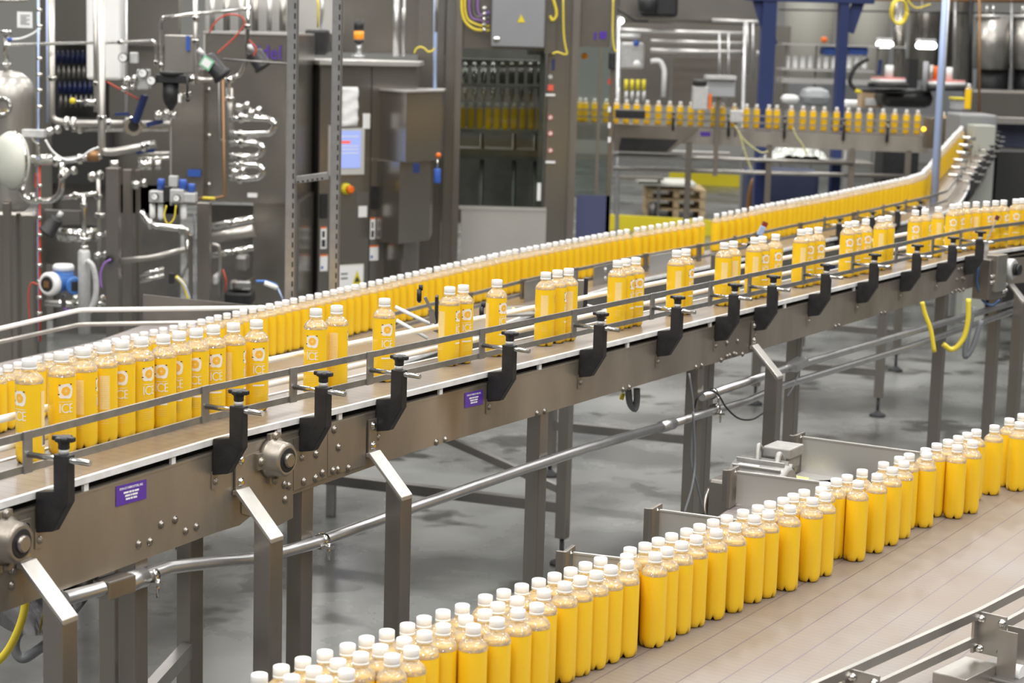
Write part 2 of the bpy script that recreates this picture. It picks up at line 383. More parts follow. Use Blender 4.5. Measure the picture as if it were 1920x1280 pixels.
# ------------------------------------------------------------------ setting
def plane_box(name, x0,x1,y0,y1,z0,z1, m):
    mb = MB(); mb.box(x0,x1,y0,y1,z0,z1); return struct(mb.build(name, m))
plane_box('floor', -16, 16, -3, 44, -.2, 0, FLOORM)
WALLM = pm('hall_wall_panel', (.52,.52,.50), .6, var=.05, scale=.5)
plane_box('wall_back', -16, 16, 43, 43.3, 0, 9, WALLM)
def bolt(mb, p, n, r=.0075, h=.007, mi=0):
    p = Vector(p); n = Vector(n).normalized(); v0, f0 = len(mb.v), len(mb.f); mb.lathe([(r*1.5,0),(r*1.5,h*.25),(r,h*.25),(r,h*.8),(r*.6,h)], p, n, 8, mi); mb.ch.append((v0, f0, len(mb.v), len(mb.f)))
def leg_post(name, x, y, ztop, w, d, parent, zfoot=0., mat=STEELM, foot=True):
    d = Vector(d).normalized(); n = Vector((d.y,-d.x,0)); mb = MB(); zb = .13 if foot else 0.
    mb.obox((x,y,(ztop+zb)/2), d*w/2, n*w/2, (0,0,(ztop-zb)/2))
    o = mb.build(name, mat, parent, bevel=.003)
    if foot:
        mb = MB(); mb.cyl((x,y,.02),(x,y,zb),.011); mb.lathe([(.055,0),(.055,.012),(.03,.025),(.014,.04)], (x,y,0), (0,0,1), 18)
        mb.build('adjustable_foot', RUBBER, o)
    return o
# ------------------------------------------------------------------ raised conveyor
conv = thing('raised_conveyor', 'long raised steel conveyor crossing the whole picture, carrying the printed bottles', 'conveyor', (PA.at(1.5).x, PA.at(1.5).y, 0))
WB = .25
mb = MB(); PA.sweep(mb, -WB, -.002, ZA-.012, ZA); mb.build('chain_belt', BELT_A, conv)
mb = MB(); PA.sweep(mb, -.002, .010, ZA-.012, ZA+.003)
for px in (158, 322, 520, 635, 824, 1010, 1175, 1330, 1470, 1600, 1720):
    q = PA.sx(px, 0, ZA-.02); PA.sweep(mb, -.002, .006, ZA-.034, ZA-.012, q-.008, q+.008)
mb.build('wear_strip', WSTRIP, conv)
mb = MB(); PA.sweep(mb, -WB-.012, -WB, ZA-.012, ZA+.003); mb.build('wear_strip', WSTRIP, conv)
mb = MB(); PA.sweep(mb, -WB+.03, -.03, ZA-.10, ZA-.014); mb.build('belt_bed', DARK, conv)
sJ = PA.sx(452, .012, ZA-.1); sK = PA.sx(690, .012, ZA-.1); sM = PA.sx(612, .012, ZA-.1)
prof = [(0, ZA-.032, ZA-.235), (sJ, ZA-.032, ZA-.235), (sJ+.10, ZA-.032, ZA-.20), (sK-.02, ZA-.032, ZA-.185), (sK+.22, ZA-.032, ZA-.175), (PA.L[2], ZA-.032, ZA-.16), (PA.len, ZA-.032, ZA-.16)]
pts_s = sorted(set([q[0] for q in prof] + [PA.L[1]]))
def lerp_prof(q):
    for a, b in zip(prof, prof[1:]):
        if a[0] <= q <= b[0]:
            t = (q-a[0])/max(1e-6, b[0]-a[0]); return (q, a[1]+(b[1]-a[1])*t, a[2]+(b[2]-a[2])*t)
    return (q, prof[-1][1], prof[-1][2])
pr2 = [lerp_prof(q) for q in pts_s]
mb = MB(); PA.poly(mb, .004, .009, pr2); PA.sweep(mb, -.012, .010, ZA-.035, ZA-.030)
mb.build('side_plate', STEELW, conv)
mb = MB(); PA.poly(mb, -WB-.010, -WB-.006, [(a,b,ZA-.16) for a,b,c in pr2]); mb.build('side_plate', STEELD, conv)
# joint plates with the bolt rows
def onplate(px, py, n=.0095):                   # point of the near plate seen at a pixel: (s, z)
    q = PA.sx(px, n, ZA-.1); 
    for _ in range(4):
        p = PA.at(q, n, 0); z = Q(px, py, p.y).z; q = PA.sx(px, n, z)
    return q, z
def plate_patch(name, pts, parent, mat=STEELW, n0=.0092, n1=.0122, bolts=(), br=.0075):
    mb = MB(); w = [onplate(*p) for p in pts]; o3 = [PA.at(q, n0, z) for q, z in w]; nn = PA.nrm(w[0][0]); mb.prism(o3, nn*(n1-n0))
    o = mb.build(name, mat, parent)
    if bolts:
        mb = MB()
        for b in bolts: q, z = onplate(*b); bolt(mb, PA.at(q, n1, z), nn, br)
        mb.build('bolts', STEELM, o)
    return o
plate_patch('joint_plate', [(452,858),(548,822),(548,970),(520,985),(452,962)], conv, bolts=[(532,908),(533,936),(540,910)])
plate_patch('joint_plate', [(549,822),(612,798),(612,895),(549,920)], conv, bolts=[(591,851),(568,902),(590,896)])
plate_patch('joint_plate', [(613,797),(684,776),(684,872),(613,893)], conv, bolts=[(625,805),(633,838),(623,882),(632,880),(652,877),(603,886)])
mb = MB()
for px, py in ((302,983),(328,974),(348,995),(368,987),(260,1020),(281,1015),(818,829),(835,824),(1007,775),(1021,771),(1168,730),(1180,726),(1305,688),(1316,685),(1352,675),(1363,668),(1368,666),(1376,663),(1380,664),(1392,664),
               (1363,643),(1383,639),(1566,612),(1573,610),(1652,587),(1659,586),(1785,549),(1792,545),(1797,543),(1800,545),(1806,543),(1794,524),(1804,521),(1797,505),(1803,503),(18,1050),(22,1097),(22,1070)):
    q, z = onplate(px, py); bolt(mb, PA.at(q, .009, z), PA.nrm(q), .007)
mb.build('plate_bolts', STEELM, conv)
# bearing housing with shaft
def bearing(px, py, r, parent):
    q, z = onplate(px, py); c = PA.at(q, .012, z); n = PA.nrm(q); d = PA.dir(q)
    mb = MB(); mb.lathe([(r*1.15,0),(r*1.15,.012),(r,.018),(r*.95,.045),(r*.8,.052)], c, n, 28)
    mb.obox(c+n*.006, d*r*1.5, n*.006, Vector((0,0,r*.45))); mb.obox(c+n*.006, d*r*.45, n*.006, Vector((0,0,r*1.4)))
    for a in range(4):
        dd = d*math.cos(a*math.pi/2)+Vector((0,0,1))*math.sin(a*math.pi/2); bolt(mb, c+dd*r*1.25+n*.012, n, .008)
    o = mb.build('shaft_bearing', STEELW, parent)
    mb = MB(); mb.lathe([(r*.78,.050),(r*.62,.0535)], c, n, 24, caps=True); mb.build('bearing_seal', BLACK, o)
    mb = MB(); mb.lathe([(r*.40,.045),(r*.40,.060),(r*.34,.063)], c, n, 20); mb.build('shaft_end', STEELM, o)
bearing(508, 857, .046, conv); bearing(2, 1012, .046, conv)
# guide rails
def rails(path, n, zz, h, t, mat, parent, s0=None, s1=None, name='guide_rail'):
    for z in zz:
        mb = MB(); path.sweep(mb, n-t, n, z, z+h, s0, s1); mb.build(name, mat, parent)
RAIL = pm('guide_rail_steel', (.36,.35,.34), .38, .8, var=.12, scale=30)
RZ = (ZA+.040, ZA+.112)
rails(PA, -.020, RZ, .0165, .006, RAIL, conv)
for z in (ZA+.036, ZA+.103):
    mb = MB(); st = [0]+PA.L[1:-1]+[PA.len]; mb.tube([PA.at(q, -WB+.010, z) for q in st], .009); mb.build('white_guide_rail', WHITEP, conv)
# clamps: bracket, knob, rod, link plate
CL = [(119,.0),(446,0),(608,0),(750,0),(957,0),(1127,0),(1271,0),(1378,0),(1450,0),(1550,0),(1640,0),(1720,0),(1787,0),(1838,0)]
def clamp(path, q, parent, zb, flip=1, nr=-.022, off=0.):
    d = path.dir(q); n = path.nrm(q)*flip; b = path.at(q, off, zb); Z = Vector((0,0,1))
    def W(nn, z, s=0.): return b + n*nn + Z*z + d*s
    mb = MB(); pr = [(.060,.092),(.098,.092),(.098,-.010),(.056,-.078),(.013,-.086),(.0125,.004),(.060,.012)]
    mb.prism([W(a, z, -.013) for a, z in pr], d*.026)
    o = mb.build('rail_clamp', BLACK, parent, bevel=.0025)
    mb = MB(); mb.cyl(W(.079,.092), W(.079,.103), .011); mb.build('threaded_stud', LGRAY, o)
    mb = MB(); mb.lathe([(.013,0),(.012,.012),(.018,.020),(.018,.026),(.010,.029)], W(.079,.103), Z, 16)
    for s in (-1,1): mb.obox(W(.079+s*.016,.1255), n*.011, d*.008, Z*.0055); mb.obox(W(.079,.1255,s*.014), n*.007, d*.009, Z*.005)
    mb.build('knob', BLACK, o, bevel=.003)
    mb = MB(); mb.cyl(W(nr,.080), W(.148,.080), .0068, seg=12); mb.build('clamp_rod', CHROME, o)
    mb = MB(); mb.obox(W(nr+.004,.085), n*.003, d*.014, Z*.046); mb.build('rail_link_plate', RAIL, o, bevel=.001)
    mb = MB(); mb.obox(W(.011,-.100), n*.0015, d*.014, Z*.022); bolt(mb, W(.0125,-.104), n, .006); mb.build('mounting_tab', STEELW, o)
    return o
for px, _ in CL: clamp(PA, PA.sx(px, .079, ZA+.12), conv, ZA)
# struts with their posts, legs, braces
def strut(path, px, parent, zb, drop=.245):
    q = path.sx(px, .012, zb-.09); d = path.dir(q); n = path.nrm(q); b = path.at(q, 0, zb); Z = Vector((0,0,1)); w = .026
    def W(nn, z, s=0.): return b + n*nn + Z*z + d*s
    mb = MB(); mb.obox(W(.014,-.100), d*.019, n*.003, Z*.052); mb.build('strut_plate', STEELW, parent, bevel=.001); mb = MB()
    mb.prism([W(.011,-.140,-w), W(.024,-.136,-w), W(.134,-drop,-w), W(.134,-drop-.012,-w), W(.022,-.150,-w), W(.011,-.152,-w)], d*2*w)
    o = mb.build('strut_arm', ARMM, parent, bevel=.0025)
    mb = MB(); bolt(mb, W(.017,-.066), n, .008); bolt(mb, W(.017,-.122), n, .008); mb.build('bolts', CHROME, o)
    zt_ = -.148-(.058/.112)*(drop-.138); mb = MB(); mb.prism([W(.080,zt_,-w), W(.132,-drop-.012,-w), W(.132,-zb+.001,-w), W(.080,-zb+.001,-w)], d*2*w); mb.build('support_post', STEELM, parent, bevel=.002)
for px in (45, 449, 697, 1412, 1884): strut(PA, px, conv, ZA)
for px, n_, foot in ((250,-.02,0),(561,-.02,0),(1003,-.02,0),(1297,-.02,0),(1759,-.02,0),(1861,-.02,0),(212,-.20,0),(356,-.20,0),(1319,-.20,0),(1484,-.2,1)):
    q = PA.sx(px, n_, ZA-.5); p = PA.at(q, n_, 0); leg_post('leg', p.x, p.y, ZA-.13, .05, PA.dir(q), conv, foot=True)
def brace(a, b, w, h, parent, mat=STEELD): mb = MB(); mb.bar(a, b, w, h); mb.build('cross_brace', mat, parent)
q1 = PA.at(PA.sx(356, -.2, 1.), -.2, 0); q2 = PA.at(PA.sx(250,-.02,1.), -.02, 0)
brace(q1+Vector((0,0,.90)), q2+Vector((0,0,.90)), .03, .04, conv)
q3 = PA.at(PA.sx(0,-.2,1.), -.2, 0)
brace(q3+Vector((0,0,.95)), q2+Vector((0,0,.62)), .03, .035, conv)
brace(q2+Vector((0,0,.72)), q2+Vector((.9,-.55,.28)), .03, .035, conv) if False else None
# maker's decals
def decal(path_pts, parent, lines=('DON-CO FABRICATORS, INC.',), narrow=False):
    w = [onplate(*p) for p in path_pts]; c4 = [PA.at(q, .0098, z) for q, z in w]; nn = PA.nrm(w[0][0])
    mb = MB(); mb.prism(c4, nn*.0008); o = mb.build('maker_plate', PURP, parent)
    u = (c4[1]-c4[0]); v = (c4[3]-c4[0]); W_ = u.length; H = v.length; c = c4[0]+nn*.0010; mb = MB()
    def at_(a, b): return c + u*a + v*b
    if not narrow:
        put_text(mb, lines[0], H*.155, at_(.5,.19), u, -v, 0, W_*.86/(H*.155*.62*len(lines[0])))
        for k_, segs in enumerate(((.24,.42,.52,.60,.76),(.29,.47,.53,.72),(.31,.47,.56,.70))):   # small rows too blurred to read
            b0 = .36+.165*k_
            for s0_, s1_ in zip(segs, segs[1:]): mb.add([at_(s0_,b0), at_(s1_-.015,b0), at_(s1_-.015,b0+.10), at_(s0_,b0+.10)], [(0,1,2,3)])
    else:
        for k_, ww in enumerate((.7,.4,.4,.4)): 
            b0 = .2+.18*k_; mb.add([at_(.5-ww/2,b0), at_(.5+ww/2,b0), at_(.5+ww/2,b0+.11), at_(.5-ww/2,b0+.11)], [(0,1,2,3)])
    mb.build('lettering', PAPER, o)
decal([(217,912),(274,898),(274,934),(217,950)], conv)
decal([(871,737),(905,730),(905,757),(871,765)], conv)
decal([(1906,486),(1916,483),(1916,497),(1906,500)], conv, narrow=True)
# gear motor hung at the right end of the raised conveyor
q = PA.sx(1850, .03, ZA-.1); d = PA.dir(q); n = PA.nrm(q); b = PA.at(q, 0, ZA); Z = Vector((0,0,1))
gm = thing('drive_gearbox', 'stainless gearbox with round cover bolted to the raised conveyor beside the blue-tipped sensor arm', 'gearbox', (b.x,b.y,0))
mb = MB(); mb.obox(b+n*.05-Z*.115, d*.10, n*.045, Z*.10); mb.build('gearbox_body', STEELM, gm, bevel=.006)
mb = MB(); mb.obox(b+n*.09-Z*.085-d*.02, d*.055, n*.03, Z*.09); mb.build('cover_plate', STEEL, gm, bevel=.004)
mb = MB()
for a, zz in ((-.085,-.1),(-.085,-.13),(.06,-.155),(.085,-.15),(.06,-.185),(.085,-.18)): bolt(mb, b+n*.096+d*a+Z*zz, n, .008, .01)
mb.build('bolts', CHROME, gm)
c_ = b+n*.10+d*.10-Z*.075; mb = MB(); mb.lathe([(.052,-.03),(.052,.02),(.045,.03)], c_, n, 24); mb.build('bearing_ring', LGRAY, gm)
mb = MB(); mb.lathe([(.030,.025),(.030,.045)], c_, n, 20); mb.build('shaft_bore', DARK, gm)
mb = MB(); mb.cyl(c_+n*.045, c_+n*.058, .026); mb.build('black_cap', BLACK, gm)
# photo-eye arm
def Qd(px, py, ref): return Q(px, py, Vector(ref).y)
arm = thing('photo_sensor', 'leaning steel arm with dark red tip in front of the printed bottles at right', 'sensor', (b.x,b.y,ZA))
a0 = Q(1845,485,b.y-.02); a1 = Q(1848,455,b.y-.03); a2 = Q(1868,412,b.y-.04)
mb = MB(); mb.bar(a0, a1, .035, .006); mb.bar(a1, a2, .035, .006); mb.build('arm_strip', PANELL, arm)
mb = MB(); mb.bar(a2, a2+(a2-a1)*.18, .02, .02); mb.build('dark_tip', pm('tip_red', (.12,.02,.03), .5), arm)
# blue cable below the gearbox, yellow and dark hoses
def cable(name, pts, r, mat, label, cat='cable', group=None, seg=8):
    mb = MB(); mb.tube(smooth(pts, 6), r, seg=seg); return tag(mb.build(name, mat), label, cat, group)
yb = b.y-.1; BCAB = pm('slate_blue_cable', (.05,.11,.24), .5)
cable('blue_cable', [Q(1834,500,yb),Q(1832,530,yb),Q(1842,562,yb),Q(1860,572,yb),Q(1874,562,yb)], .006, BCAB, 'thin blue cable looping under the drive gearbox')
cable('yellow_cable', [Q(1729,566,8.6),Q(1735,590,8.6),Q(1745,618,8.6),Q(1752,660,8.6)], .010, YELT, 'yellow cable hanging under the raised conveyor beside a post near the drive')
cable('yellow_cable', [Q(1816,560,9.0),Q(1815,600,9.0),Q(1806,635,9.0),Q(1786,655,9.0),Q(1768,645,9.0)], .012, YELT, 'thicker yellow cable drooping between the right-hand conveyor posts')
cable('dark_hose', [Q(1826,575,9.2),Q(1812,640,9.2),Q(1810,668,9.2),Q(1824,650,9.2),Q(1840,600,9.2)], .013, GREYC, 'dark hose loop hanging under the conveyor right of the yellow cable')
cable('dark_hose', [Q(1178,730,6.9),Q(1181,755,6.9),Q(1190,766,6.9),Q(1194,750,6.9),Q(1194,728,6.9)], .012, GREYC, 'short dark hose loop hanging below the middle of the raised conveyor')
mb = MB(); mb.cyl(Q(1163,742,6.9), Q(1170,744,6.9), .012); tag(mb.build('yellow_plug', YEL), 'small yellow plug left of the short hose loop', 'plug')
cable('yellow_hose', [Q(52,1095,4.75),Q(44,1150,4.75),Q(30,1190,4.75),Q(10,1225,4.75),Q(-25,1260,4.75)], .010, YELT, 'yellow hose curving down at the bottom left below the conveyor', 'hose')
cable('grey_hose', [Q(60,1100,4.85),Q(50,1160,4.85),Q(30,1195,4.85),Q(30,1222,4.85),Q(45,1234,4.85),Q(75,1215,4.85),Q(110,1190,4.85)], .013, GREYC, 'thick grey hose making a U bend at the bottom left', 'hose')
# metal drip sheet bent under the conveyor at bottom left
mb = MB(); g0 = [Q(-10,1165,4.95),Q(25,1185,4.85),Q(80,1190,4.75),Q(130,1165,4.75),Q(175,1110,4.85),Q(215,1052,4.95)]; g1 = [p+Vector((-.16,.30,.22)) for p in g0]
g0s = smooth(g0, 5); g1s = smooth(g1, 5); nn_ = len(g0s); mb.add(g0s+g1s, [(i,i+1,nn_+i+1,nn_+i) for i in range(nn_-1)], 0, True)
o = mb.build('drip_sheet', SHEET); md = o.modifiers.new('thick','SOLIDIFY'); md.thickness = .002
tag(o, 'curved shiny metal drip sheet under the conveyor at bottom left', 'drip tray')
# conduits running below the raised conveyor
def pipe(name, pts, r, mat, label, cat='pipe', fr=.05, group=None, seg=14):
    mb = MB(); mb.tube(fillet(pts, fr) if fr else pts, r, seg=seg); return tag(mb.build(name, mat), label, cat, group)
def under(px, py, n=.02):                       # point of the vertical sheet below the conveyor edge
    q = PA.sx(px, n, 1.2); 
    for _ in range(4): p = PA.at(q, n, 0); z = Q(px, py, p.y).z; q = PA.sx(px, n, z)
    return PA.at(q, n, z)
cd = thing('conduit_run', 'long grey conduit running under the raised conveyor from bottom left', 'conduit', under(260,1090))
mb = MB(); mb.tube([under(120,1122),under(262,1084),under(285,1075),under(315,1064),under(360,1058),under(470,1048),under(530,1035),under(600,1015),under(770,953),under(960,887),under(1100,840),under(1250,797)], .0165); mb.build('conduit_pipe', GALV, cd)
mb = MB(); mb.tube([under(1248,798),under(1320,775),under(1400,752),under(1470,722),under(1700,652),under(1925,575)], .0145); mb.build('conduit_pipe', GALV, cd)
mb = MB(); mb.cyl(under(1238,801), under(1262,793), .021); mb.build('coupling', GALV, cd); mb = MB(); mb.cyl(under(232,1094), under(268,1082), .024); mb.build('coupling', GALV, cd)
mb = MB(); p_ = under(215,1098); mb.obox(p_, PA.dir(1)*.045, PA.nrm(1)*.025, (0,0,.022)); mb.build('junction_box', STEELM, cd, bevel=.004)
for px, py in ((283,1088),(604,1022),(1340,775)):
    mb = MB(); p_ = under(px, py-8); mb.lathe([(.021,-.01),(.021,.01)], p_, under(px+40,py-22)-p_, 16); mb.cyl(p_+Vector((.02,-.02,0)), p_+Vector((.02,-.02,-.045)), .004); mb.bar(p_+Vector((.0,-.02,-.012)), p_+Vector((.035,-.02,-.012)), .012, .006); mb.build('pipe_clamp', CHROME, cd)
c2 = thing('conduit_run', 'second conduit above, starting from an open end right of the double post', 'conduit', under(1316,742))
mb = MB(); mb.tube([under(1316,744),under(1470,692),under(1700,625),under(1925,560)], .0155); mb.build('conduit_pipe', GALV, c2)
mb = MB(); p_ = under(1336,738); mb.lathe([(.02,-.01),(.02,.01)], p_, under(1400,716)-p_, 16); mb.cyl(p_+Vector((.02,-.02,0)), p_+Vector((.02,-.02,-.04)), .004); mb.build('pipe_clamp', CHROME, c2)
mb = MB(); a_, b_ = under(1492,690,.05), under(1512,664,.05); mb.bar(under(1484,690,.04), under(1505,676,.04), .05, .03); mb.build('cable_saddle', GALV, c2)
cable('black_cable', [under(1302,765,.04),under(1308,745,.06),under(1325,732,.06),under(1345,738,.06),under(1362,764,.06),under(1385,784,.06),under(1410,786,.06),under(1430,775,.03)], .0035, RUBBER, 'thin black cable looping over the open conduit end')
cable('grey_cable', [under(1512,664,.05),under(1500,690,.05),under(1490,720,.05),under(1475,745,.03)], .004, GREYC, 'short grey cable bent down from the saddle beside the angled post')
cable('grey_cable', [under(1292,700,.04),under(1300,770,.05),under(1296,860,.05),under(1305,900,.06),under(1320,965,.06)], .004, GREYC, 'long grey cable hanging along the double post, curving right at the bottom')
cable('grey_cable', [under(1300,772,.06),under(1303,860,.06),under(1298,910,.07),under(1282,965,.07)], .004, GREYC, 'long grey cable hanging along the double post, curving left at the bottom')
# ------------------------------------------------------------------ lower conveyor with the packed bottles
lc = thing('lower_conveyor', 'long curved conveyor behind, packed with unlabelled bottles and climbing at far right', 'conveyor', (PC.at(4).x, PC.at(4).y, 0))
sE = PC.L[-1]
s05 = PC.sx(540,0,ZB,0,9); s11 = PC.sx(1080,0,ZB,0,9)
def varsweep(mb, path, prof, z0, z1):           # prof: (s, n0, n1)
    vs = []
    for q, a, b_ in prof: vs += [path.at(q,a,z0), path.at(q,b_,z0), path.at(q,b_,z1), path.at(q,a,z1)]
    fs = []; uv = []
    for i in range(len(prof)-1):
        for j in range(4):
            k = (j+1)%4; fs.append((i*4+j,i*4+k,i*4+4+k,i*4+4+j)); A_, B_ = prof[i], prof[i+1]
            nn = lambda P_, q_: P_[1] if q_ in (0,3) else P_[2]
            uv.append([(A_[0],nn(A_,j)),(A_[0],nn(A_,k)),(B_[0],nn(B_,k)),(B_[0],nn(B_,j))])
    fs += [(3,2,1,0), tuple(len(vs)-4+j for j in range(4))]; uv += [[(0,0)]*4]*2
    mb.add(vs, fs, 0, False, uv)
sts = sorted(set([0.]+PC.L[1:]))
prf = []
for q in sts:
    px = proj(PC.at(q,0,ZB))[0] if q < PC.L[12] else 3000
    nr = .60 if px < 560 else (.60-.30*min(1,(px-560)/500) if px < 1060 else (.30 if px < 1700 else .27))
    prf.append((q, -.075, nr))
prf.insert(6, (s11, -.075, .30)); prf.sort()
mb = MB(); varsweep(mb, PC, prf, ZB-.015, ZB); mb.build('chain_belt', BELT_A, lc)
mb = MB(); varsweep(mb, PC, [(a,c,c+.012) for a,b_,c in prf], ZB-.012, ZB+.004); mb.build('wear_strip', WSTRIP, lc)
mb = MB(); varsweep(mb, PC, [(a,c-.02,c-.005) for a,b_,c in prf], ZB-.17, ZB-.03); mb.build('side_plate', STEELM, lc)
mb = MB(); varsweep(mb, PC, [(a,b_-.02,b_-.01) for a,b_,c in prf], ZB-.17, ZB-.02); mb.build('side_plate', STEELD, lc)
sr0 = PC.sx(740, .19, ZB+.1, 0, 9)
for z in (.030, .100):
    mb = MB(); PC.sweep(mb, .188, .196, ZB+z, ZB+z+.018, sr0, PC.L[13]); mb.build('guide_rail', RAIL, lc)
for i_, px in enumerate((1402,1570,1632,1680,1722)):
    q = PC.sx(px, .29, ZB+.2, 0, PC.L[12]); clamp(PC, q, lc, ZB, off=.235, nr=-.04)
for px in (880, 980, 1078, 1210, 1310, 1420, 1500, 1600):
    q = PC.sx(px, .20, ZB+.1, 0, PC.L[12]); p = PC.at(q, .203, ZB); d = PC.dir(q); n = PC.nrm(q)
    mb = MB(); mb.obox(p+Vector((0,0,.07)), d*.018, n*.008, (0,0,.055)); mb.build('rail_post', STEELM, lc)
for px0, px1 in ((980,1078),(1110,1180),(1215,1290)):
    mb = MB(); q0 = PC.sx(px0,.21,ZB,0,9); q1_ = PC.sx(px1,.21,ZB,0,9); PC.sweep(mb, .215, .221, ZB+.0, ZB+.11, q0, q1_)
    o = mb.build('splice_plate', PANELL if px0 > 1200 else STEEL, lc)
    if px0 == 1110:
        mb = MB()
        for zz in (.03,.08): bolt(mb, PC.at(q0+.12, .221, ZB+zz), PC.nrm(q0), .010)
        mb.build('bolts', CHROME, o)
# rows of small clamps up the climb at right, seen as dark brackets with steel rods
for k_ in range(9):
    q = PC.L[12] + .25 + k_*.42; 
    if q > PC.L[17]: break
    clamp(PC, q, lc, ZB, off=.235, nr=-.04)
mb = MB(); mb.obox(PC.at(PC.L[13], .15, ZB), (.02,.0,0),(0,.02,0),(0,0,.05)); mb.build('rail_post', STEELM, lc)
# H-shaped floor supports
def hframe(cx, cy, half, parent, ztop=ZB-.10, w=.055, zb=.30, diag=False):
    a = Vector((cx-half*.93, cy+half*.37, 0)); b_ = Vector((cx+half*.93, cy-half*.37, 0)); d = Vector((.45,.89,0))
    for p in (a, b_): leg_post('leg', p.x, p.y, ztop, w, d, parent)
    mb = MB(); mb.bar(a+Vector((0,0,zb)), b_+Vector((0,0,zb)), .05, .05); mb.build('cross_brace', STEELD, parent)
    if diag: brace(a+Vector((0,0,.80)), b_+Vector((0,0,.36)), .035, .035, parent)
P1060 = P(1052,1057,0); P540 = P(470,985,.25)
lg1 = P(1030,892,0); lg2 = P(1645,780,0); lg3 = P(1678,695,0)
c_ = (P1060+P540)/2; hframe(P1060.x-.66, P1060.y+.26, .71, lc, zb=.28, diag=True)
hframe(lg1.x+.42, lg1.y-.17, .45, lc); hframe(lg2.x-.40, lg2.y+.16, .43, lc); hframe(lg3.x-.35, lg3.y+.14, .38, lc)
# ------------------------------------------------------------------ grey accumulation belt at the left, beyond the packed bottles
acc = thing('accumulation_belt', 'wide grey-brown belt spreading behind the packed bottles at the left', 'conveyor belt', (-2.4, 7.6, 0))
zc_ = ZB-.02; pl = [PC.at(0.0,-.09,0), PC.at(1.2,-.09,0), PC.at(PC.sx(470,0,ZB,0,9),-.09,0), P(395,604,zc_), P(285,603,zc_), P(180,640,zc_), P(0,680,zc_), P(-160,705,zc_)]
pl = [Vector((p.x,p.y,zc_-.02)) for p in pl]
n_ = len(pl); mb = MB(); vs = pl+[p+Vector((0,0,.02)) for p in pl]; uvp = [PC.loc(p) for p in pl]
mb.add(vs, [tuple(range(n_))[::-1], tuple(range(n_,2*n_))]+[(i,(i+1)%n_,n_+(i+1)%n_,n_+i) for i in range(n_)], 0, False, [uvp[::-1], uvp]+[[(0,0)]*4]*n_); mb.build('belt_surface', BELT_G, acc)
def zrod(pts, z, r, name, mat, parent):
    mb = MB(); mb.tube(fillet([P(x,y,z) for x,y in pts], .04), r); return mb.build(name, mat, parent)
zrod([(-60,627),(0,616),(150,581),(480,577),(640,577)], ZB+.16, .011, 'guard_rod', WHITEP, acc)
zrod([(-60,652),(0,641),(150,608),(340,605),(480,603)], ZB+.09, .010, 'guard_rod', STEEL, acc)
a_, b_ = P(268,604,ZB-.02), P(478,604,ZB-.02); mb = MB(); t0 = Q(268,552,a_.y); t1 = Q(478,573,b_.y); mb.prism([a_+Vector((0,0,-.1)), b_+Vector((0,0,-.1)), t1, t0], (.0,.012,0)); mb.build('side_panel', STEELD, acc)
for x_, y_ in ((-1.9,8.6),(-3.1,7.6),(-2.9,8.9),(-1.55,9.3)): leg_post('leg', x_, y_, ZB-.04, .05, (.45,.89,0), acc)
# ------------------------------------------------------------------ wide conveyor in front
o0 = P(1440,1270,ZB); dB = (P(1907,960,ZB)-o0).normalized(); nB = Vector((dB.y,-dB.x,0))
def B(s, n, z=ZB): return Vector((o0.x+dB.x*s+nB.x*n, o0.y+dB.y*s+nB.y*n, z))
wc = thing('wide_conveyor', 'wide pinkish-brown link-belt conveyor at the front carrying unlabelled bottles', 'conveyor', B(0,0,0))
out = [(-2.6,-.68),(-1.3,-.64),(-.5,-.57),(.2,-.47),(.9,-.38),(1.6,-.28),(2.3,-.235),(4.0,-.12),(4.0,1.6),(-2.6,1.6)]
out = [(-2.6,-.68),(-1.3,-.64),(-.5,-.57),(.2,-.47),(.9,-.38),(1.6,-.28),(2.3,-.235),(4.0,-.12),(4.0,.80),(-2.6,.50)]
vs = [B(a,b,ZB-.02) for a,b in out]+[B(a,b,ZB) for a,b in out]; n_ = len(out)
mb = MB(); mb.add(vs, [tuple(range(n_))[::-1], tuple(range(n_,2*n_))]+[(i,(i+1)%n_,n_+(i+1)%n_,n_+i) for i in range(n_)], 0, False, [out[::-1], out]+[[(0,0)]*4]*n_); mb.build('link_belt', BELT_B, wc)
mb = MB(); fr_ = [(a, b) for a, b in out[:8]]
for (a0_,b0_),(a1_,b1_) in zip(fr_, fr_[1:]): mb.bar(B(a0_,b0_-.012,ZB-.09), B(a1_,b1_-.012,ZB-.09), .01, .16)
mb.build('side_plate', STEELM, wc)
for a_, b_ in ((-1.6,-.60),(-.2,-.45),(1.2,-.30),(2.6,-.20),(-1.6,.55),(-.2,.6),(1.2,.65),(2.6,.7)): leg_post('leg', *B(a_,b_)[:2], ZB-.17, .06, dB, wc)
# cross panels where side lanes join
def cross_panel(tl, tr, z, h, parent, depth=.004, flange=True):
    a, b_ = P(*tl, z), P(*tr, z); u = (b_-a).normalized(); nn = Vector((u.y,-u.x,0)); mb = MB()
    mb.prism([a, b_, b_-Vector((0,0,h)), a-Vector((0,0,h))], nn*-depth); mb.bar(a-Vector((0,0,.002))-nn*.002, b_-Vector((0,0,.002))-nn*.002, .010, .005)
    o = mb.build('cross_panel', PANELL, parent)
    if flange:
        mb = MB(); mb.obox(a-Vector((0,0,h/2))-u*.012, u*.006, nn*.04, (0,0,h/2+.01)); mb.obox(a-Vector((0,0,h/2))-u*.032, u*.016, nn*.004, (0,0,h/2)); mb.build('end_flange', STEELM, o, bevel=.002)
        mb = MB(); bolt(mb, a+Vector((0,0,-.004))-u*.012, (0,0,1), .008, .012); mb.build('bolts', CHROME, o)
    return a, b_, u
p1a, p1b, u1 = cross_panel((1505,818),(1745,850), 1.15, .13, wc); p2a, p2b, u2 = cross_panel((1382,883),(1562,906), 1.15, .105, wc)
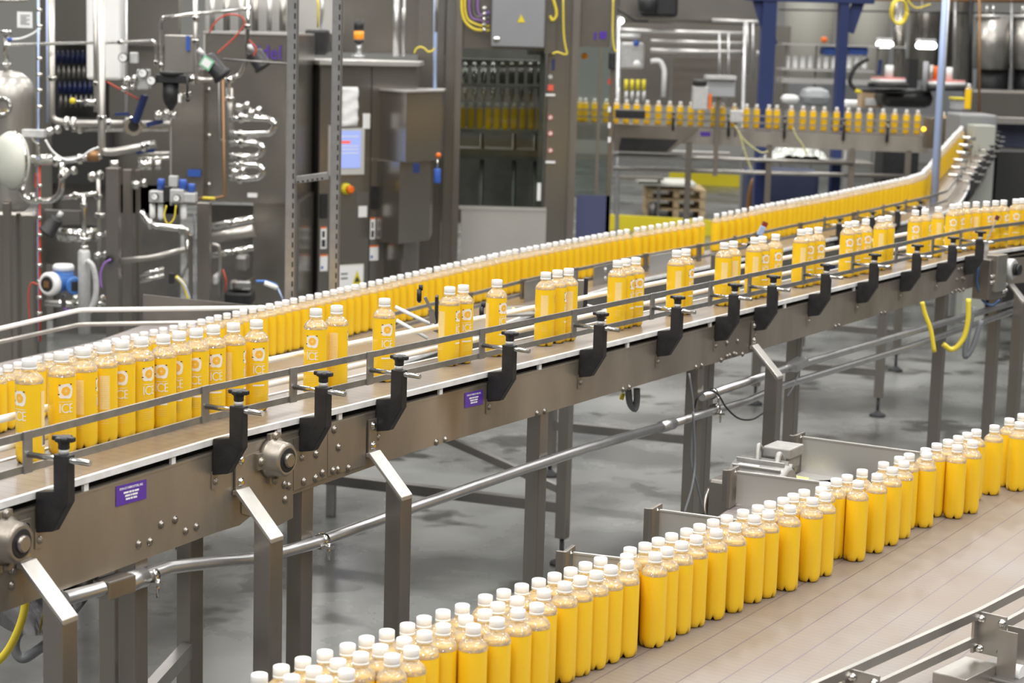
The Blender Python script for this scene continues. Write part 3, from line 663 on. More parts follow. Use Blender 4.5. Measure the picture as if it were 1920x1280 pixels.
p3a, p3b, u3 = cross_panel((1237,955),(1395,976), 1.15, .16, wc); p4a, p4b, u4 = cross_panel((1075,1035),(1185,1048), 1.15, .16, wc)
def bed(pts, z, mat, name, parent):
    q = [Vector((p.x,p.y,z)) for p in pts]; mb = MB(); vs = [p-Vector((0,0,.012)) for p in q]+q; n_ = len(q); uvq = [((p-o0).dot(nB),(p-o0).dot(dB)) for p in q]
    mb.add(vs, [tuple(range(n_))[::-1], tuple(range(n_,2*n_))]+[(i,(i+1)%n_,n_+(i+1)%n_,n_+i) for i in range(n_)], 0, False, [uvq[::-1],uvq]+[[(0,0)]*4]*n_); return mb.build(name, mat, parent)
bed([p1a, p1b, P(1775,890,1.024), P(1640,912,1.024), P(1470,903,1.024)], 1.024, PANELL, 'steel_bed', wc)
o_ = bed([P(1335,975,1.03), P(1392,938,1.03), P(1560,956,1.03), P(1480,985,1.03)], 1.03, BELT_G, 'side_lane_belt', wc)
mb = MB(); st_ = [P(1484,890,1.0255),P(1517,896,1.0255),P(1514,901,1.0255),P(1474,893,1.0255)]
mb.prism(st_, (0,0,.0006)); mb.build('yellow_sticker', pm('pale_yellow_sticker', (.85,.80,.25), .5), wc)
# gear motor of the side lane
Z = Vector((0,0,1)); gc = Q(1428,907,6.36); gu = Vector((.86,-.5,0)); gv = Vector((.5,.86,0))
MOTG = pm('motor_casting', (.36,.355,.34), .45, .3, var=.12, scale=30)
gt = thing('gear_motor', 'grey finned electric gear motor with label behind the front panels', 'motor', (gc.x,gc.y,0))
mb = MB(); mb.lathe([(.055,-.10),(.072,-.095),(.072,.085),(.06,.10)], gc, gu, 24); 
for k_ in range(14):
    a_ = 2*math.pi*k_/14; dd = gv*math.cos(a_)+Z*math.sin(a_); mb.obox(gc+dd*.076, gu*.085, dd*.010, dd.cross(gu)*.003)
mb.build('motor_body', MOTG, gt)
mb = MB(); mb.obox(gc+gv*.15+Z*.090+gu*.01, gu*.05, gv*.06, Z*.018); mb.obox(gc+gv*.15+Z*.055+gu*.01, gu*.042, gv*.05, Z*.022); mb.build('terminal_box', MOTG, gt, bevel=.005)
mb = MB(); mb.tube(smooth([gc+gu*-.02+Z*.07, gc+gu*-.03+gv*.03+Z*.12, gc+gv*.08+gu*-.04+Z*.10]), .008); mb.tube(smooth([gc+gu*.05+Z*.07, gc+gu*.045+gv*.03+Z*.10, gc+gv*.08+gu*.04+Z*.07]), .010); mb.build('conduit_whip', MOTG, gt)
mb = MB(); mb.obox(gc+gv*-.045+Z*.068-gu*.03, gu*.035, (gv*.8-Z*.0)*.012, Z*.001+gv*.0); mb.build('rating_label', PAPER, gt)
mb = MB(); gq = Q(1368,905,6.3); mb.obox(gq-Z*.07, gu*.055, gv*.05, Z*.085); mb.lathe([(.05,0),(.05,.02)], gq-Z*.07-gu*.055, -gu, 20); mb.build('gearbox', STEELM, gt, bevel=.01)
mb = MB(); mb.obox(Vector((gq.x,gq.y,.46)), gu*.02, gv*.02, (0,0,.46)); mb.build('stand', STEELD, gt)
# near guide rail of the wide conveyor
zr1, zr2 = 1.135, 1.070
rp = [P(1500,1300,zr1), P(1835,1150,zr1), P(1990,1070,zr1)]
du = (rp[1]-rp[0]).normalized(); dn = Vector((du.y,-du.x,0))
rp = [rp[1]-du*2.0, rp[1], rp[2]]
for z in (zr1, zr2):
    mb = MB(); 
    for a_, b_ in zip(rp, rp[1:]): mb.bar(Vector((a_.x,a_.y,z)), Vector((b_.x,b_.y,z)), .012, .022)
    mb.build('guide_rail', STEEL, wc)
pc_ = rp[1]; k4 = lambda a, n, z: pc_+du*a+dn*n+Vector((0,0,z-zr1))
def rail_bracket(a):
    mb = MB(); mb.obox(k4(a,.035,zr1-.045), du*.003, dn*.04, Z*.052); mb.obox(k4(a-.01,-.002,zr1-.045), du*.012, dn*.004, Z*.05); o = mb.build('rail_bracket', STEEL, wc, bevel=.001)
    mb = MB()
    for nn_, zz in ((.01,zr1-.01),(.01,zr1-.085),(.065,zr1-.01),(.065,zr1-.085)): bolt(mb, k4(a-.003,nn_,zz), -du, .007, .012)
    mb.build('bolts', CHROME, o)
    mb = MB(); 
    for f in (-.024,.024): mb.obox(k4(a+f,.092,.50+.5*zr1-.46), du*.002, dn*.024, Z*(.5*zr1+.0-.06+.0))
    mb.obox(k4(a,.115,.5), du*.024, dn*.002, Z*.50); mb.build('channel_post', STEEL, wc)
rail_bracket(0.0); rail_bracket(-.62)
bx = P(1812,1240,1.04); tb = thing('steel_housing', 'low stainless box beside the bottom right conveyor rail', 'housing', (bx.x,bx.y,0))
mb = MB(); mb.obox(Vector((bx.x,bx.y,.97)), du*.085, dn*.045, Z*.055); mb.build('housing_box', STEEL, tb, bevel=.003)
mb = MB(); mb.obox(Vector((bx.x,bx.y,.46)), du*.03, dn*.03, Z*.46); mb.build('housing_post', STEELM, tb)
mb = MB(); mb.cyl(bx+dn*.05+du*.10-Z*.03, bx+dn*.05+du*.10-Z*.03+dn*.05, .02); mb.build('roller', WHITEP, tb)
bx2 = P(1905,1215,1.02); mb = MB(); mb.obox(Vector((bx2.x+.10,bx2.y-.02,.5)), du*.25, dn*.13, Z*.5); o = mb.build('steel_cabinet', STEELD, bevel=.004); tag(o, 'dark steel cabinet at the bottom right corner behind the channel post', 'cabinet')
# ------------------------------------------------------------------ bottles
R = .031
def ring(r, z, seg, lobes=0., drop=0.):
    out = []; r = r*(1.045 if r > .0185 else 1)
    for j in range(seg):
        a = 2*math.pi*j/seg; c = abs(math.cos(2.5*a))
        rr = r*(1-lobes*(1-c)**2*1.0); zz = z + drop*(max(0, 1-c*1.9))**1.2
        out.append(Vector((rr*math.cos(a), rr*math.sin(a), zz)))
    return out
def dimp(rg, ph):                                # shallow pressed dimples round the shoulder
    return [Vector((v.x*k, v.y*k, v.z)) for i, v in enumerate(rg) for k in (1+.022*math.cos(math.pi*(i+ph)),)]
def lathe_rings(mb, rings, mi=0, closed_bottom=False, closed_top=False):
    seg = len(rings[0]); vs = [v for r_ in rings for v in r_]
    fs = [(i*seg+j, i*seg+(j+1)%seg, (i+1)*seg+(j+1)%seg, (i+1)*seg+j) for i in range(len(rings)-1) for j in range(seg)]
    if closed_bottom: fs.append(tuple(range(seg))[::-1])
    if closed_top: fs.append(tuple((len(rings)-1)*seg+j for j in range(seg)))
    mb.add(vs, fs, mi, True)
FILL = .194
def bottle_meshes(seg):
    out = {}
    mb = MB(); lathe_rings(mb, [ring(.0313,.1855,seg), dimp(ring(.0303,.192,seg),0), dimp(ring(.0278,.198,seg),1), dimp(ring(.0236,.2035,seg),0), ring(.0190,.208,seg), ring(.0158,.2115,seg), ring(.0150,.214,seg), ring(.0150,.219,seg)])
    lathe_rings(mb, [ring(.0152,.2145,seg), ring(.0175,.2150,seg), ring(.0175,.2162,seg), ring(.0152,.2168,seg)])
    out['shell'] = (mb, PET)
    mb = MB(); lathe_rings(mb, [ring(.010,.006,seg), ring(.020,.0008,seg,.0,.010), ring(.0255,.001,seg,.03,.011), ring(.0292,.006,seg,.05,.010), ring(.0306,.014,seg,.03,.006), ring(R,.026,seg), ring(R,.10,seg), ring(R,.184,seg), ring(.0301,.1905,seg), ring(.0290,FILL,seg)], 0, True, True)
    out['juice'] = (mb, JUICE)
    mb = MB(); cs = max(seg, 20)
    rr = []
    for (r, z) in ((.0168,.2175),(.0172,.2185),(.0172,.2215),(.0166,.222),(.0171,.2225),(.0171,.236),(.0163,.2392),(.0145,.240)): rr.append(ring(r, z, cs))
    lathe_rings(mb, rr, 0, True, True); out['cap'] = (mb, CAPM)
    return out
def wrap(mb, pts, faces, mi, rad, rot=0.):      # (u metres round, z) wrapped on the bottle
    mb.add([Vector((rad*math.sin(u/rad+rot), -rad*math.cos(u/rad+rot), z)) for u, z in pts], faces, mi, False)
def wrect(mb, u0, u1, z0, z1, mi, rad=.0327, rot=0., n=None):
    n = n or max(1, int((u1-u0)/.004)); pts = []; fs = []
    for i in range(n+1):
        u = u0+(u1-u0)*i/n; pts += [(u,z0),(u,z1)]
    fs = [(2*i,2*i+2,2*i+3,2*i+1) for i in range(n)]
    wrap(mb, pts, fs, mi, rad, rot)
def wstroke(mb, pts, w, mi, rad=.0328, rot=0.):
    for (a, b) in zip(pts, pts[1:]):
        d = Vector((b[0]-a[0], b[1]-a[1])); l = d.length or 1e-6; n = Vector((-d.y, d.x))/l*w/2; e_ = d/l*w*.3
        wrap(mb, [(a[0]-e_.x-n.x,a[1]-e_.y-n.y),(b[0]+e_.x-n.x,b[1]+e_.y-n.y),(b[0]+e_.x+n.x,b[1]+e_.y+n.y),(a[0]-e_.x+n.x,a[1]-e_.y+n.y)], [(0,1,2,3)], mi, rad, rot)
def label_mesh():
    mb = MB(); rnd = random.Random(3)
    # milk-white splash with a slice of orange
    def blob(cu, cz, fr, mi, rad, n=28):
        pts = [(cu, cz)]; 
        for k in range(n):
            a = 2*math.pi*k/n; r_ = fr(a); pts.append((cu+r_*math.cos(a), cz+r_*math.sin(a)))
        mid = [(cu+(p[0]-cu)*.5, cz+(p[1]-cz)*.5) for p in pts[1:]]
        pts += mid; fs = [(0, n+1+k, n+1+(k+1)%n) for k in range(n)] + [(n+1+k, 1+k, 1+(k+1)%n, n+1+(k+1)%n) for k in range(n)]
        wrap(mb, pts, fs, mi, rad)
    blob(0, .153, lambda a: .0166*(1+.20*abs(math.sin(2*a))**1.5+.05*math.sin(5*a+1)), 0, .0327)
    blob(.0005, .1535, lambda a: .0106*(1+.04*math.sin(6*a)), 3, .03285)
    blob(.0005, .1535, lambda a: .0028, 1, .0330, 12)
    for k in range(8):
        a = math.pi*k/4; wstroke(mb, [(.0005+.003*math.cos(a), .1535+.003*math.sin(a)), (.0005+.0085*math.cos(a), .1535+.0085*math.sin(a))], .0007, 1, .0330)
    for (u, z) in ((-.014,.168),(.013,.169),(-.0165,.146)): wrect(mb, u-.0022, u+.0022, z-.0012, z+.0012, 2, .0330)
    wrect(mb, -.016, .016, .1275, .1285, 0)                                   # thin line of small words
    wstroke(mb, [(-.0135,.103),(-.0135,.123)], .0028, 0)                        # I
    wstroke(mb, [(.004+.0092*math.cos(math.radians(a))-.004, .113+.0100*math.sin(math.radians(a))) for a in range(45, 316, 27)], .0026, 0)   # C
    wstroke(mb, [(.010,.103),(.010,.123)], .0026, 0)
    for z in (.1035,.113,.1225): wstroke(mb, [(.010,z),(.0165,z)], .0022, 0)    # E
    for z, h in ((.096,.0008),(.091,.0008),(.087,.0008)): wrect(mb, -.014, .014, z, z+h, 1)
    wrect(mb, -.016, .016, .069, .0735, 0)                                    # white pill
    for z in (.058,.053,.048,.043): wrect(mb, -.012, .012, z, z+.0009, 1)
    # side panels with rows of small print and a bar code
    for rot in (2.05, -1.95):
        wrect(mb, -.0125, .0125, .085, .168, 1, .0327, rot)
        for i in range(17): 
            z = .166-i*.0047; wrect(mb, -.0115, .0115-.006*rnd.random(), z-.0011, z-.0003, 0, .03285, rot, 4)
        if rot > 0:
            wrect(mb, -.010, .010, .040, .068, 0, .0327, rot)
            u = -.0085
            while u < .008:
                w_ = rnd.choice((.0006,.0011,.0016)); wrect(mb, u, u+w_, .043, .066, 2, .03285, rot, 1); u += w_+rnd.choice((.0008,.0013))
        else:
            for z in (.07,.064,.058,.052): wrect(mb, -.010, .010, z, z+.0012, 1, .0327, rot)
    return mb
def local_obj(name, mb, mats, parent=None):
    o = mb.build(name, mats, None, keep=True); o.location = (0,0,0)
    if parent: o.parent = parent
    return o
def proto(seg, printed=False, hidden=True):
    g = bottle_meshes(seg)
    root = local_obj('juice_bottle', g['shell'][0], PET)
    local_obj('juice', g['juice'][0], JUICE, root); local_obj('cap', g['cap'][0], CAPM, root)
    if printed:
        l = local_obj('printed_label', label_mesh(), [LWHITE, LPALE, INK, LORG], root); l['label'] = 'printed wrap with white splash and orange slice'
    return root
_used = set()
def copy_tree(r):
    if r.name not in _used: _used.add(r.name); return r
    c = r.copy(); C.objects.link(c)
    for ch in list(r.children):
        d = ch.copy(); C.objects.link(d); d.parent = c
    return c
def place_bottle(pr, p, rz, label, group, tilt=None):
    o = copy_tree(pr); o.location = p; o.rotation_euler = (0, 0, rz); tag(o, label, 'bottle', group); return o
ORD = ['first','second','third','fourth','fifth','sixth','seventh','eighth','ninth','tenth','eleventh','twelfth','thirteenth','fourteenth','fifteenth','sixteenth','seventeenth','eighteenth','nineteenth']
TENS = {20:'twent',30:'thirt',40:'fort',50:'fift',60:'sixt',70:'sevent',80:'eight',90:'ninet'}
def ordinal(n):
    if n < 20: return ORD[n-1]
    if n < 100:
        t = n//10*10; return TENS[t]+'ieth' if n % 10 == 0 else TENS[t]+'y-'+ORD[n%10-1]
    if n == 100: return 'hundredth'
    return ('hundred-and-' if n < 200 else 'two-hundred-and-') + ordinal(n % 100)
# printed bottles on the raised conveyor, by the position of their caps
pA = proto(28, True)
capsA = [(27,668),(107,658),(150,650),(191,643),(228,636),(265,630),(302,626),(337,619),(372,613),(405,607),(440,603),(484,597),(595,576),(634,570),(723,557),
 (846,535),(869,532),(933,522),(1024,508),(1046,504),(1067,501),(1160,486),(1175,483),(1190,481),(1270,467),(1285,465),(1358,453),(1375,450),(1415,443),(1429,441),(1454,437),
 (1502,428),(1516,426),(1534,424),(1590,414),(1603,412),(1623,409),(1652,404),(1665,402),(1716,392),(1734,390),(1759,386),(1786,381),(1799,379),(1813,377),(1831,376),(1850,375),(1867,374),(1882,373),(1905,371),(1918,370),(1934,368)]
rzA = [-.45,.6,1.9,2.3,.2,.9,.1,.05,.15,.5,1.7,.45,-.1,1.9,.45,1.3,.6,.9,2.0,1.5,2.2,2.2,1.2,.6,2.3,1.0,2.1,2.3,2.2,.6,.5,2.3,.3,.5,.3,.8,.4,2.0,1.5,.1,1.2,2.1,.1,.9,1.3,2.0,.7,1.6,.7,.1,1.5,.5]
slA = [list(PA.loc(P(x, y+2, ZA+.24))) for x, y in capsA]
for q_ in slA: q_[1] = max(-.195, min(-.06, q_[1]))
for it in range(60):
    for a_, b_ in zip(slA, slA[1:]):
        if b_[0]-a_[0] < .0655:
            g_ = (.0655-(b_[0]-a_[0]))/2; a_[0] -= g_; b_[0] += g_
for i, (s_, n_) in enumerate(slA):
    place_bottle(pA, PA.at(s_, n_, ZA), rzA[i]-.1, 'printed orange juice bottle, %s from the left end of the raised conveyor' % ordinal(i+1), 'printed bottles on the raised conveyor')
# plain bottles of the wide conveyor at the front
pB = proto(30)
capsB = [(492,1270),(531,1256),(547,1274),(580,1240),(587,1257),(605,1276),(617,1227),(637,1244),(642,1261),(654,1215),(674,1231),(691,1202),(712,1217),(735,1234),(727,1189),(759,1203),(768,1220),(762,1177),
(794,1191),(796,1165),(832,1177),(829,1154),(861,1144),(877,1162),(884,1177),(908,1151),(920,1124),(929,1139),(930,1165),(950,1113),(982,1102),(971,1127),(969,1149),(1003,1138),(1012,1093),(1020,1113),(1041,1083),(1059,1098),
(1069,1074),(1088,1088),(1097,1064),(1116,1078),(1124,1054),(1144,1068),(1171,1059),(1176,1047),(1183,1035),(1209,1026),(1229,1044),(1235,1017),(1250,1034),(1260,1008),(1277,1023),(1288,999),(1305,1012),(1313,991),(1338,982),(1342,1000),
(1363,974),(1378,989),(1394,964),(1414,974),(1422,955),(1441,966),(1446,948),(1469,941),(1487,934),(1480,955),(1508,926),(1523,941),(1547,912),(1540,921),(1548,932),(1569,905),(1589,898),(1609,909),(1617,888),(1645,896),(1657,874),(1673,884),(1687,864),(1695,873),
(1705,858),(1736,848),(1738,856),(1757,839),(1778,832),(1795,842),(1797,825),(1814,819),(1824,834),(1831,813),(1865,805),(1893,792),(1912,799),(1918,784),(1938,790),(1942,776)]
ptsB = []
for i, (x, y) in enumerate(capsB): ptsB.append(P(x, y-8, ZB+.24))
for it in range(80):                             # let touching bottles push one another apart as they do on the belt
    for a in range(len(ptsB)):
        for b in range(a+1, len(ptsB)):
            d = ptsB[b]-ptsB[a]; d.z = 0; l = d.length
            if l < .0652:
                d = d/max(l,1e-4)*(.0652-l)*.5; ptsB[a] -= d; ptsB[b] += d
order = sorted(range(len(ptsB)), key=lambda i: ptsB[i].x)
for k_, i in enumerate(order):
    p = ptsB[i]; q = Vector((p.x, p.y, ZB))
    place_bottle(pB, q, random.random()*6, 'plain unlabelled orange juice bottle, %s from the left on the front wide conveyor' % ordinal(k_+1), 'unlabelled bottles on the front conveyor')

# plain bottles packed on the curved lower conveyor, small gaps where the photo has them
pC = proto(16)
GAPS = [(1137,1146),(1186,1192),(1263,1270),(1318,1340)]
s_ = PC.sx(-20, 0, ZB, 0, 5); sMAX = PC.len; run = 0; k_ = 0; sD = PC.L[11]; cl = []
while s_ < sMAX:
    px = proj(PC.at(s_, 0, ZB+.24))[0]
    if s_ < PC.L[8] and any(a < px < b for a, b in GAPS): s_ += .03; cl.append(k_); continue
    cl.append(k_) if False else None
    pt = PC.at(s_, random.uniform(-.004,.004), ZB+.0015); k_ += 1
    lab = 'unlabelled orange juice bottle, %s from the left on the packed lower conveyor' % ordinal(k_)
    place_bottle(pC, pt, random.random()*6, lab, 'unlabelled bottles packed on the lower conveyor behind')
    s_ += .0652 + (random.random()*.02 if px > 1135 and s_ < PC.L[8] else (.012 if s_ > PC.L[11] else 0))
NC = k_
# far line: spaced bottles passing in front of the camera
PDS = [Q(1050,181+45,20.3), Q(1745,207+46,19.75)]
# ------------------------------------------------------------------ far line
zD = 1.62; yD = 19.75
dl = thing('far_conveyor', 'straight far conveyor with spaced bottles running left from the climb', 'conveyor', (2.3, yD, 0))
d0 = Q(1080,228,20.2); d1 = Q(1740,253,yD); PD = Path([(d0.x,d0.y),(d1.x,d1.y)], [d0.z-.0, d1.z-.0])
mb = MB(); PD.sweep(mb, -.10, .10, -.015, 0); mb.build('chain_belt', BELT_A, dl)
mb = MB(); PD.sweep(mb, .10, .11, -.175, -.02); mb.build('side_plate', STEEL, dl)
for z in (.05,.12): mb = MB(); PD.sweep(mb, .055,.063, z, z+.014); mb.build('guide_rail', RAIL, dl)
for z in (.05,.12): mb = MB(); PD.sweep(mb, -.075,-.065, z, z+.014); mb.build('guide_rail', RAIL, dl)
for px in (1262,1366,1471,1582,1664): clamp(PD, PD.sx(px, .18, 0), dl, 0., nr=-.04, off=.10)
mb = MB(); q = PD.sx(1323,.11,0); mb.obox(PD.at(q,.112,-.07), PD.dir(q)*.05, PD.nrm(q)*.001, (0,0,.022)); mb.build('maker_plate', PURP, dl)
for px in (1290,1440,1595,1700):
    for n_ in (.08,-.08):
        q = PD.sx(px, n_, -.5); p = PD.at(q, n_, 0); leg_post('leg', p.x, p.y, p.z-.15, .06, PD.dir(q), dl)
for px0, px1, py in ((1150,1600,296),(1150,1740,322)):
    a_ = Q(px0, py-6, 20.1); b_ = Q(px1, py+10, 19.7); mb = MB(); mb.tube([a_, b_], .022); mb.build('side_rail', STEEL, dl)
pD = proto(14)
xs = [1175,1194,1214,1235,1256,1276,1296,1315,1339,1355,1377,1400,1419,1442,1457,1484,1506,1525,1546,1569,1591,1610,1632,1656,1678,1700,1721]
xs = [1088,1098,1115,1137,1156]+xs
for i, x in enumerate(xs):
    q = PD.sx(x, 0, .2); place_bottle(pD, PD.at(q, 0, .001), random.random()*6, 'tiny unlabelled bottle on the far line, %s from its left end' % ordinal(i+1), 'spaced bottles on the far line')
ps = thing('sensor_box', 'grey sensor box on a stem over the far bottles left of the blue column', 'sensor box', Q(1380,225,19.5))
mb = MB(); c = Q(1380,218,19.5); mb.obox(c, (.06,0,0),(0,.05,0),(0,0,.06)); mb.build('sensor_housing', LGRAY, ps, bevel=.01)
mb = MB(); mb.cyl(c-Vector((0,0,.05)), c-Vector((0,0,.20)), .012); mb.build('sensor_stem', STEELM, ps)
# ------------------------------------------------------------------ helpers for things standing further back
def S(px, Y): return px*Y/FPX
def rectw(x0,x1,y0,y1,Y):
    xm, ym = (x0+x1)/2, (y0+y1)/2
    return Q(x0,ym,Y).x, Q(x1,ym,Y).x, Q(xm,y1,Y).z, Q(xm,y0,Y).z
def boxq(mb,x0,x1,y0,y1,Y,dep,mi=0,floor=False):
    a,b,c,d = rectw(x0,x1,y0,y1,Y); mb.box(a,b,Y,Y+dep,0 if floor else c,d,mi); return mb
def cylq(mb,x,y0,y1,w,Y,mi=0,seg=20,prof=None):
    a,b,c,d = rectw(x-w/2,x+w/2,y0,y1,Y); r=(b-a)/2; cx=(a+b)/2; h=d-c
    mb.lathe([(r*p,h*q) for p,q in prof] if prof else [(r,0),(r,h)], (cx,Y,c), (0,0,1), seg, mi); return mb
def tq(mb,pts,w,Y,mi=0,fr=0,seg=12,sm=False):
    p=[Q(q[0],q[1],q[2] if len(q)>2 else Y) for q in pts]
    if fr: p=fillet(p,S(fr,Y),6)
    if sm: p=smooth(p,6)
    mb.tube(p,S(w,Y)/2,mi,seg); return mb
def one(name,label,cat,mb,mat,group=None,bevel=0.,kind=None):
    return tag(mb.build(name,mat,bevel=bevel),label,cat,group,kind)
def T(name,label,cat,px,py,Y,group=None):
    return thing(name,label,cat,Q(px,py,Y),group)
def disc(mb,x,y,r,Y,t=.01,mi=0,ax=(0,-1,0),seg=24):
    mb.lathe([(S(r,Y),0),(S(r,Y),t)],Q(x,y,Y),ax,seg,mi); return mb
def gauge(name,label,x,y,r,Y,group=None,parent=None):
    o = parent or T(name,label,'gauge',x,y,Y,group)
    mb=MB(); disc(mb,x,y,r,Y,.03); a=mb.build('gauge_case' if not parent else 'gauge',BLACK,o)
    mb=MB(); mb.lathe([(S(r*.82,Y),0),(S(r*.82,Y),.003)],Q(x,y,Y)+Vector((0,-.03,0)),(0,-1,0),24); mb.build('dial',PAPER,a if parent else o)
    mb=MB(); c=Q(x,y,Y)+Vector((0,-.035,0)); mb.bar(c,c+Vector((-S(r*.5,Y),0,S(r*.4,Y))),.003,.002); mb.build('needle',INK,a if parent else o)
    return o
Z=Vector((0,0,1))
# ---------------------------------- process skid on the left
Y=13.0
v=T('process_vessel','domed stainless vessel with round sight glass at the left edge','tank',18,400,Y)
mb=MB(); cylq(mb,18,132,395,98,Y,prof=[(.55,0),(1,.10),(1,.80),(.95,.88),(.80,.94),(.5,.985),(.12,1.0)],seg=36); mb.build('vessel_shell',STEEL,v)
mb=MB(); c=Q(16,197,Y)+Vector((0,-S(47,Y),0)); mb.lathe([(S(19,Y),-.03),(S(19,Y),.02),(S(16,Y),.03),(S(13,Y),.03),(S(13,Y),.0)],c,(0,-1,0),28,caps=False)
for k in range(10): a=2*math.pi*k/10; bolt(mb,c+Vector((S(16,Y)*math.cos(a),-.03,S(16,Y)*math.sin(a))),(0,-1,0),.008)
mb.build('sight_glass_ring',CHROME,v)
mb=MB(); mb.lathe([(S(13,Y),0),(S(13,Y),.003)],c,(0,-1,0),24); mb.build('sight_glass',DARK,v)
mb=MB(); mb.box(c.x-S(8,Y),c.x+S(8,Y),c.y-.006,c.y-.003,c.z-S(10,Y),c.z-S(6,Y)); mb.build('juice_level',JUICE,v)
mb=MB(); cylq(mb,11,58,134,9,Y); cylq(mb,11,56,64,22,Y); cylq(mb,11,118,123,22,Y); mb.build('top_nozzle',CHROME,v)
mb=MB(); mb.tube([Q(-20,2,Y),Q(52,0,Y)],S(7,Y)/2); one('pipe_flange','short pale pipe at the top left corner above the vessel','pipe',mb,STEEL)
mb=MB(); boxq(mb,32,60,22,52,Y-.1,.01); o=one('notice_plate','small printed white plate hung above the domed vessel','sign',mb,PAPER)
mb=MB(); 
for k in range(5): boxq(mb,38,38+18-(k%2)*6,28+k*4,29.2+k*4,Y-.104,.002)
mb.build('print_lines',GREYC,o)
mb=MB(); tq(mb,[(20,74),(40,72),(60,64),(76,53)],4,Y-.1,sm=True); one('clear_hose','curved white hose with a blue end above the vessel','hose',mb,WHITEP)
mb=MB(); tq(mb,[(14,74),(22,74)],7,Y-.12); one('blue_fitting','blue fitting at the end of the curved white hose','fitting',mb,BLUEP)
# diaphragm actuator
va=T('diaphragm_actuator','large round cream valve actuator at the left edge below the vessel','valve',30,350,12.2)
ax=Vector((-.76,-.65,0)); c=Q(24,300,12.2); mb=MB(); mb.lathe([(.10,-.06),(.17,-.03),(.178,-.012),(.178,.012),(.17,.03),(.155,.055),(.11,.085),(.04,.098)],c,ax,36); mb.build('actuator_housing',CREAM,va)
mb=MB(); mb.lathe([(.184,-.008),(.184,.008)],c,ax,36); mb.build('rim_band',CHROME,va)
mb=MB(); cc=c+ax*.099; mb.obox(cc,(.010,-.012,0),ax*.001,(0,0,.018)); mb.build('blue_mark',BLUEI,va)
mb=MB(); tq(mb,[(40,300),(100,296)],16,12.4); tq(mb,[(62,248),(62,262),(72,270),(72,292)],7,12.35,fr=4); mb.build('actuator_neck',CHROME,va)
mb=MB(); boxq(mb,40,82,243,258,12.3,.08); mb.build('positioner_box',LGRAY,va,bevel=.006)
# pipes
def pq(label,pts,w,Y,mat=CHROME,fr=14,name='process_pipe',cat='pipe',clamps=()):
    o=T(name,label,cat,pts[0][0],pts[0][1],Y); mb=MB(); tq(mb,pts,w,Y,fr=fr,seg=16); mb.build('tube_run',mat,o)
    for (x,y,ww,vert) in clamps:
        mb=MB(); c=Q(x,y,Y); r=S(ww,Y)/2; a=Vector((0,0,1)) if vert else Vector((1,0,0)); mb.lathe([(r*.8,-.016),(r,-.010),(r,.010),(r*.8,.016)],c,a,18); mb.cyl(c+Vector((0,-r*1.0,0)),c+Vector((.0,-r*1.35,0)),.012); mb.build('pipe_clamp',CHROME,o)
    return o
pq('tall polished pipe from the top, bending right just below the dark window',[(96,-10),(97,225),(125,231),(320,233)],13,12.9,mat=STEEL,clamps=[(97,147,18,1),(126,231,26,0),(139,231,24,0),(205,232,20,0)],fr=22)
pq('tallest front pipe from the top, bending right above the copper ring',[(189,-10),(191,285),(215,285),(292,270)],15,12.4,mat=STEEL,clamps=[(191,221,19,1),(270,275,20,0),(278,272,16,0)],fr=18)
pq('dull vertical pipe directly beside the tall front pipe',[(179,-10),(180,210)],9,12.7,mat=STEEL,clamps=[(180,157,13,1)])
pq('thin horizontal pipe above the vessel, bending down at its right end',[(8,105),(10,84),(225,79),(290,76),(293,92),(293,122)],6,12.8,fr=10,clamps=[(225,79,9,0),(293,118,10,1)])
pq('thin pipe rising and running right above the small steel box',[(302,140),(302,45),(304,32),(470,16)],6,13.0,fr=8,clamps=[(301,124,10,1)])
pq('fat polished header running along under the blue butterfly handle',[(135,240),(318,240)],15,12.95,clamps=[(150,240,22,0)])
pq('polished line with copper-coloured band at the left',[(66,306),(130,300),(190,292)],13,12.3,clamps=[(105,302,22,0),(150,298,20,0)])
mb=MB(); tq(mb,[(165,293),(186,292)],21,12.3); one('copper_band','copper-coloured ring on the pipe below the tall front pipe','pipe ring',mb,COPPER)
pq('polished U-shaped pipe below the cream actuator',[(40,345),(42,368),(60,378),(100,376),(115,360),(117,300)],12,12.3,fr=14,clamps=[(62,370,18,0),(117,330,17,1)])
pq('short tee line leaving the U-shaped pipe to the right',[(116,372),(150,366),(184,362)],9,12.4,clamps=[(142,367,15,0)])
pq('vertical polished drop pipe feeding the grey cylinder',[(156,364),(158,400),(157,470)],9,12.3,clamps=[(157,385,14,1),(159,446,28,1)])
pq('rusty-tinted vertical pipe behind the drop pipe',[(184,322),(187,500)],8,12.8,clamps=[(187,403,22,1),(184,368,16,1)],mat=STEEL)
pq('lower horizontal pipe between the dark posts',[(222,490),(290,482),(352,466)],11,13.0,mat=STEEL)
pq('polished elbow line below the air regulators',[(264,395),(272,412),(290,424),(350,430),(352,445),(352,480)],12,12.9,fr=12,clamps=[(282,420,20,0),(340,430,18,0)])
pq('thin bent pipe dropping from the elbow line',[(352,450),(352,480),(354,495),(340,520)],6,12.8,fr=8)
for i_,(y,l) in enumerate(((508,'upper'),(520,'lower'))): pq('%s short polished pipe left of the yellow-labelled probe'%l,[(262,y+8),(308,y-4)],9,12.9+i_*.1)
pq('wide bright pipe at the top of the stack beside the grey post',[(394,426),(476,410)],15,13.4)
pq('wide dark pipe in the middle of the stack beside the grey post',[(394,448),(476,432)],24,13.6,mat=STEEL)
pq('narrower bright pipe at the bottom of the stack beside the grey post',[(394,480),(476,464)],12,13.4)
pq('bent vertical pipe below the pipe stack',[(398,458),(410,460),(413,480),(412,560)],7,13.3,fr=10,mat=STEEL)
pq('polished bottom header behind the flow meter',[(85,568),(150,570)],13,12.6,mat=CHROME,clamps=[(142,560,18,0)])
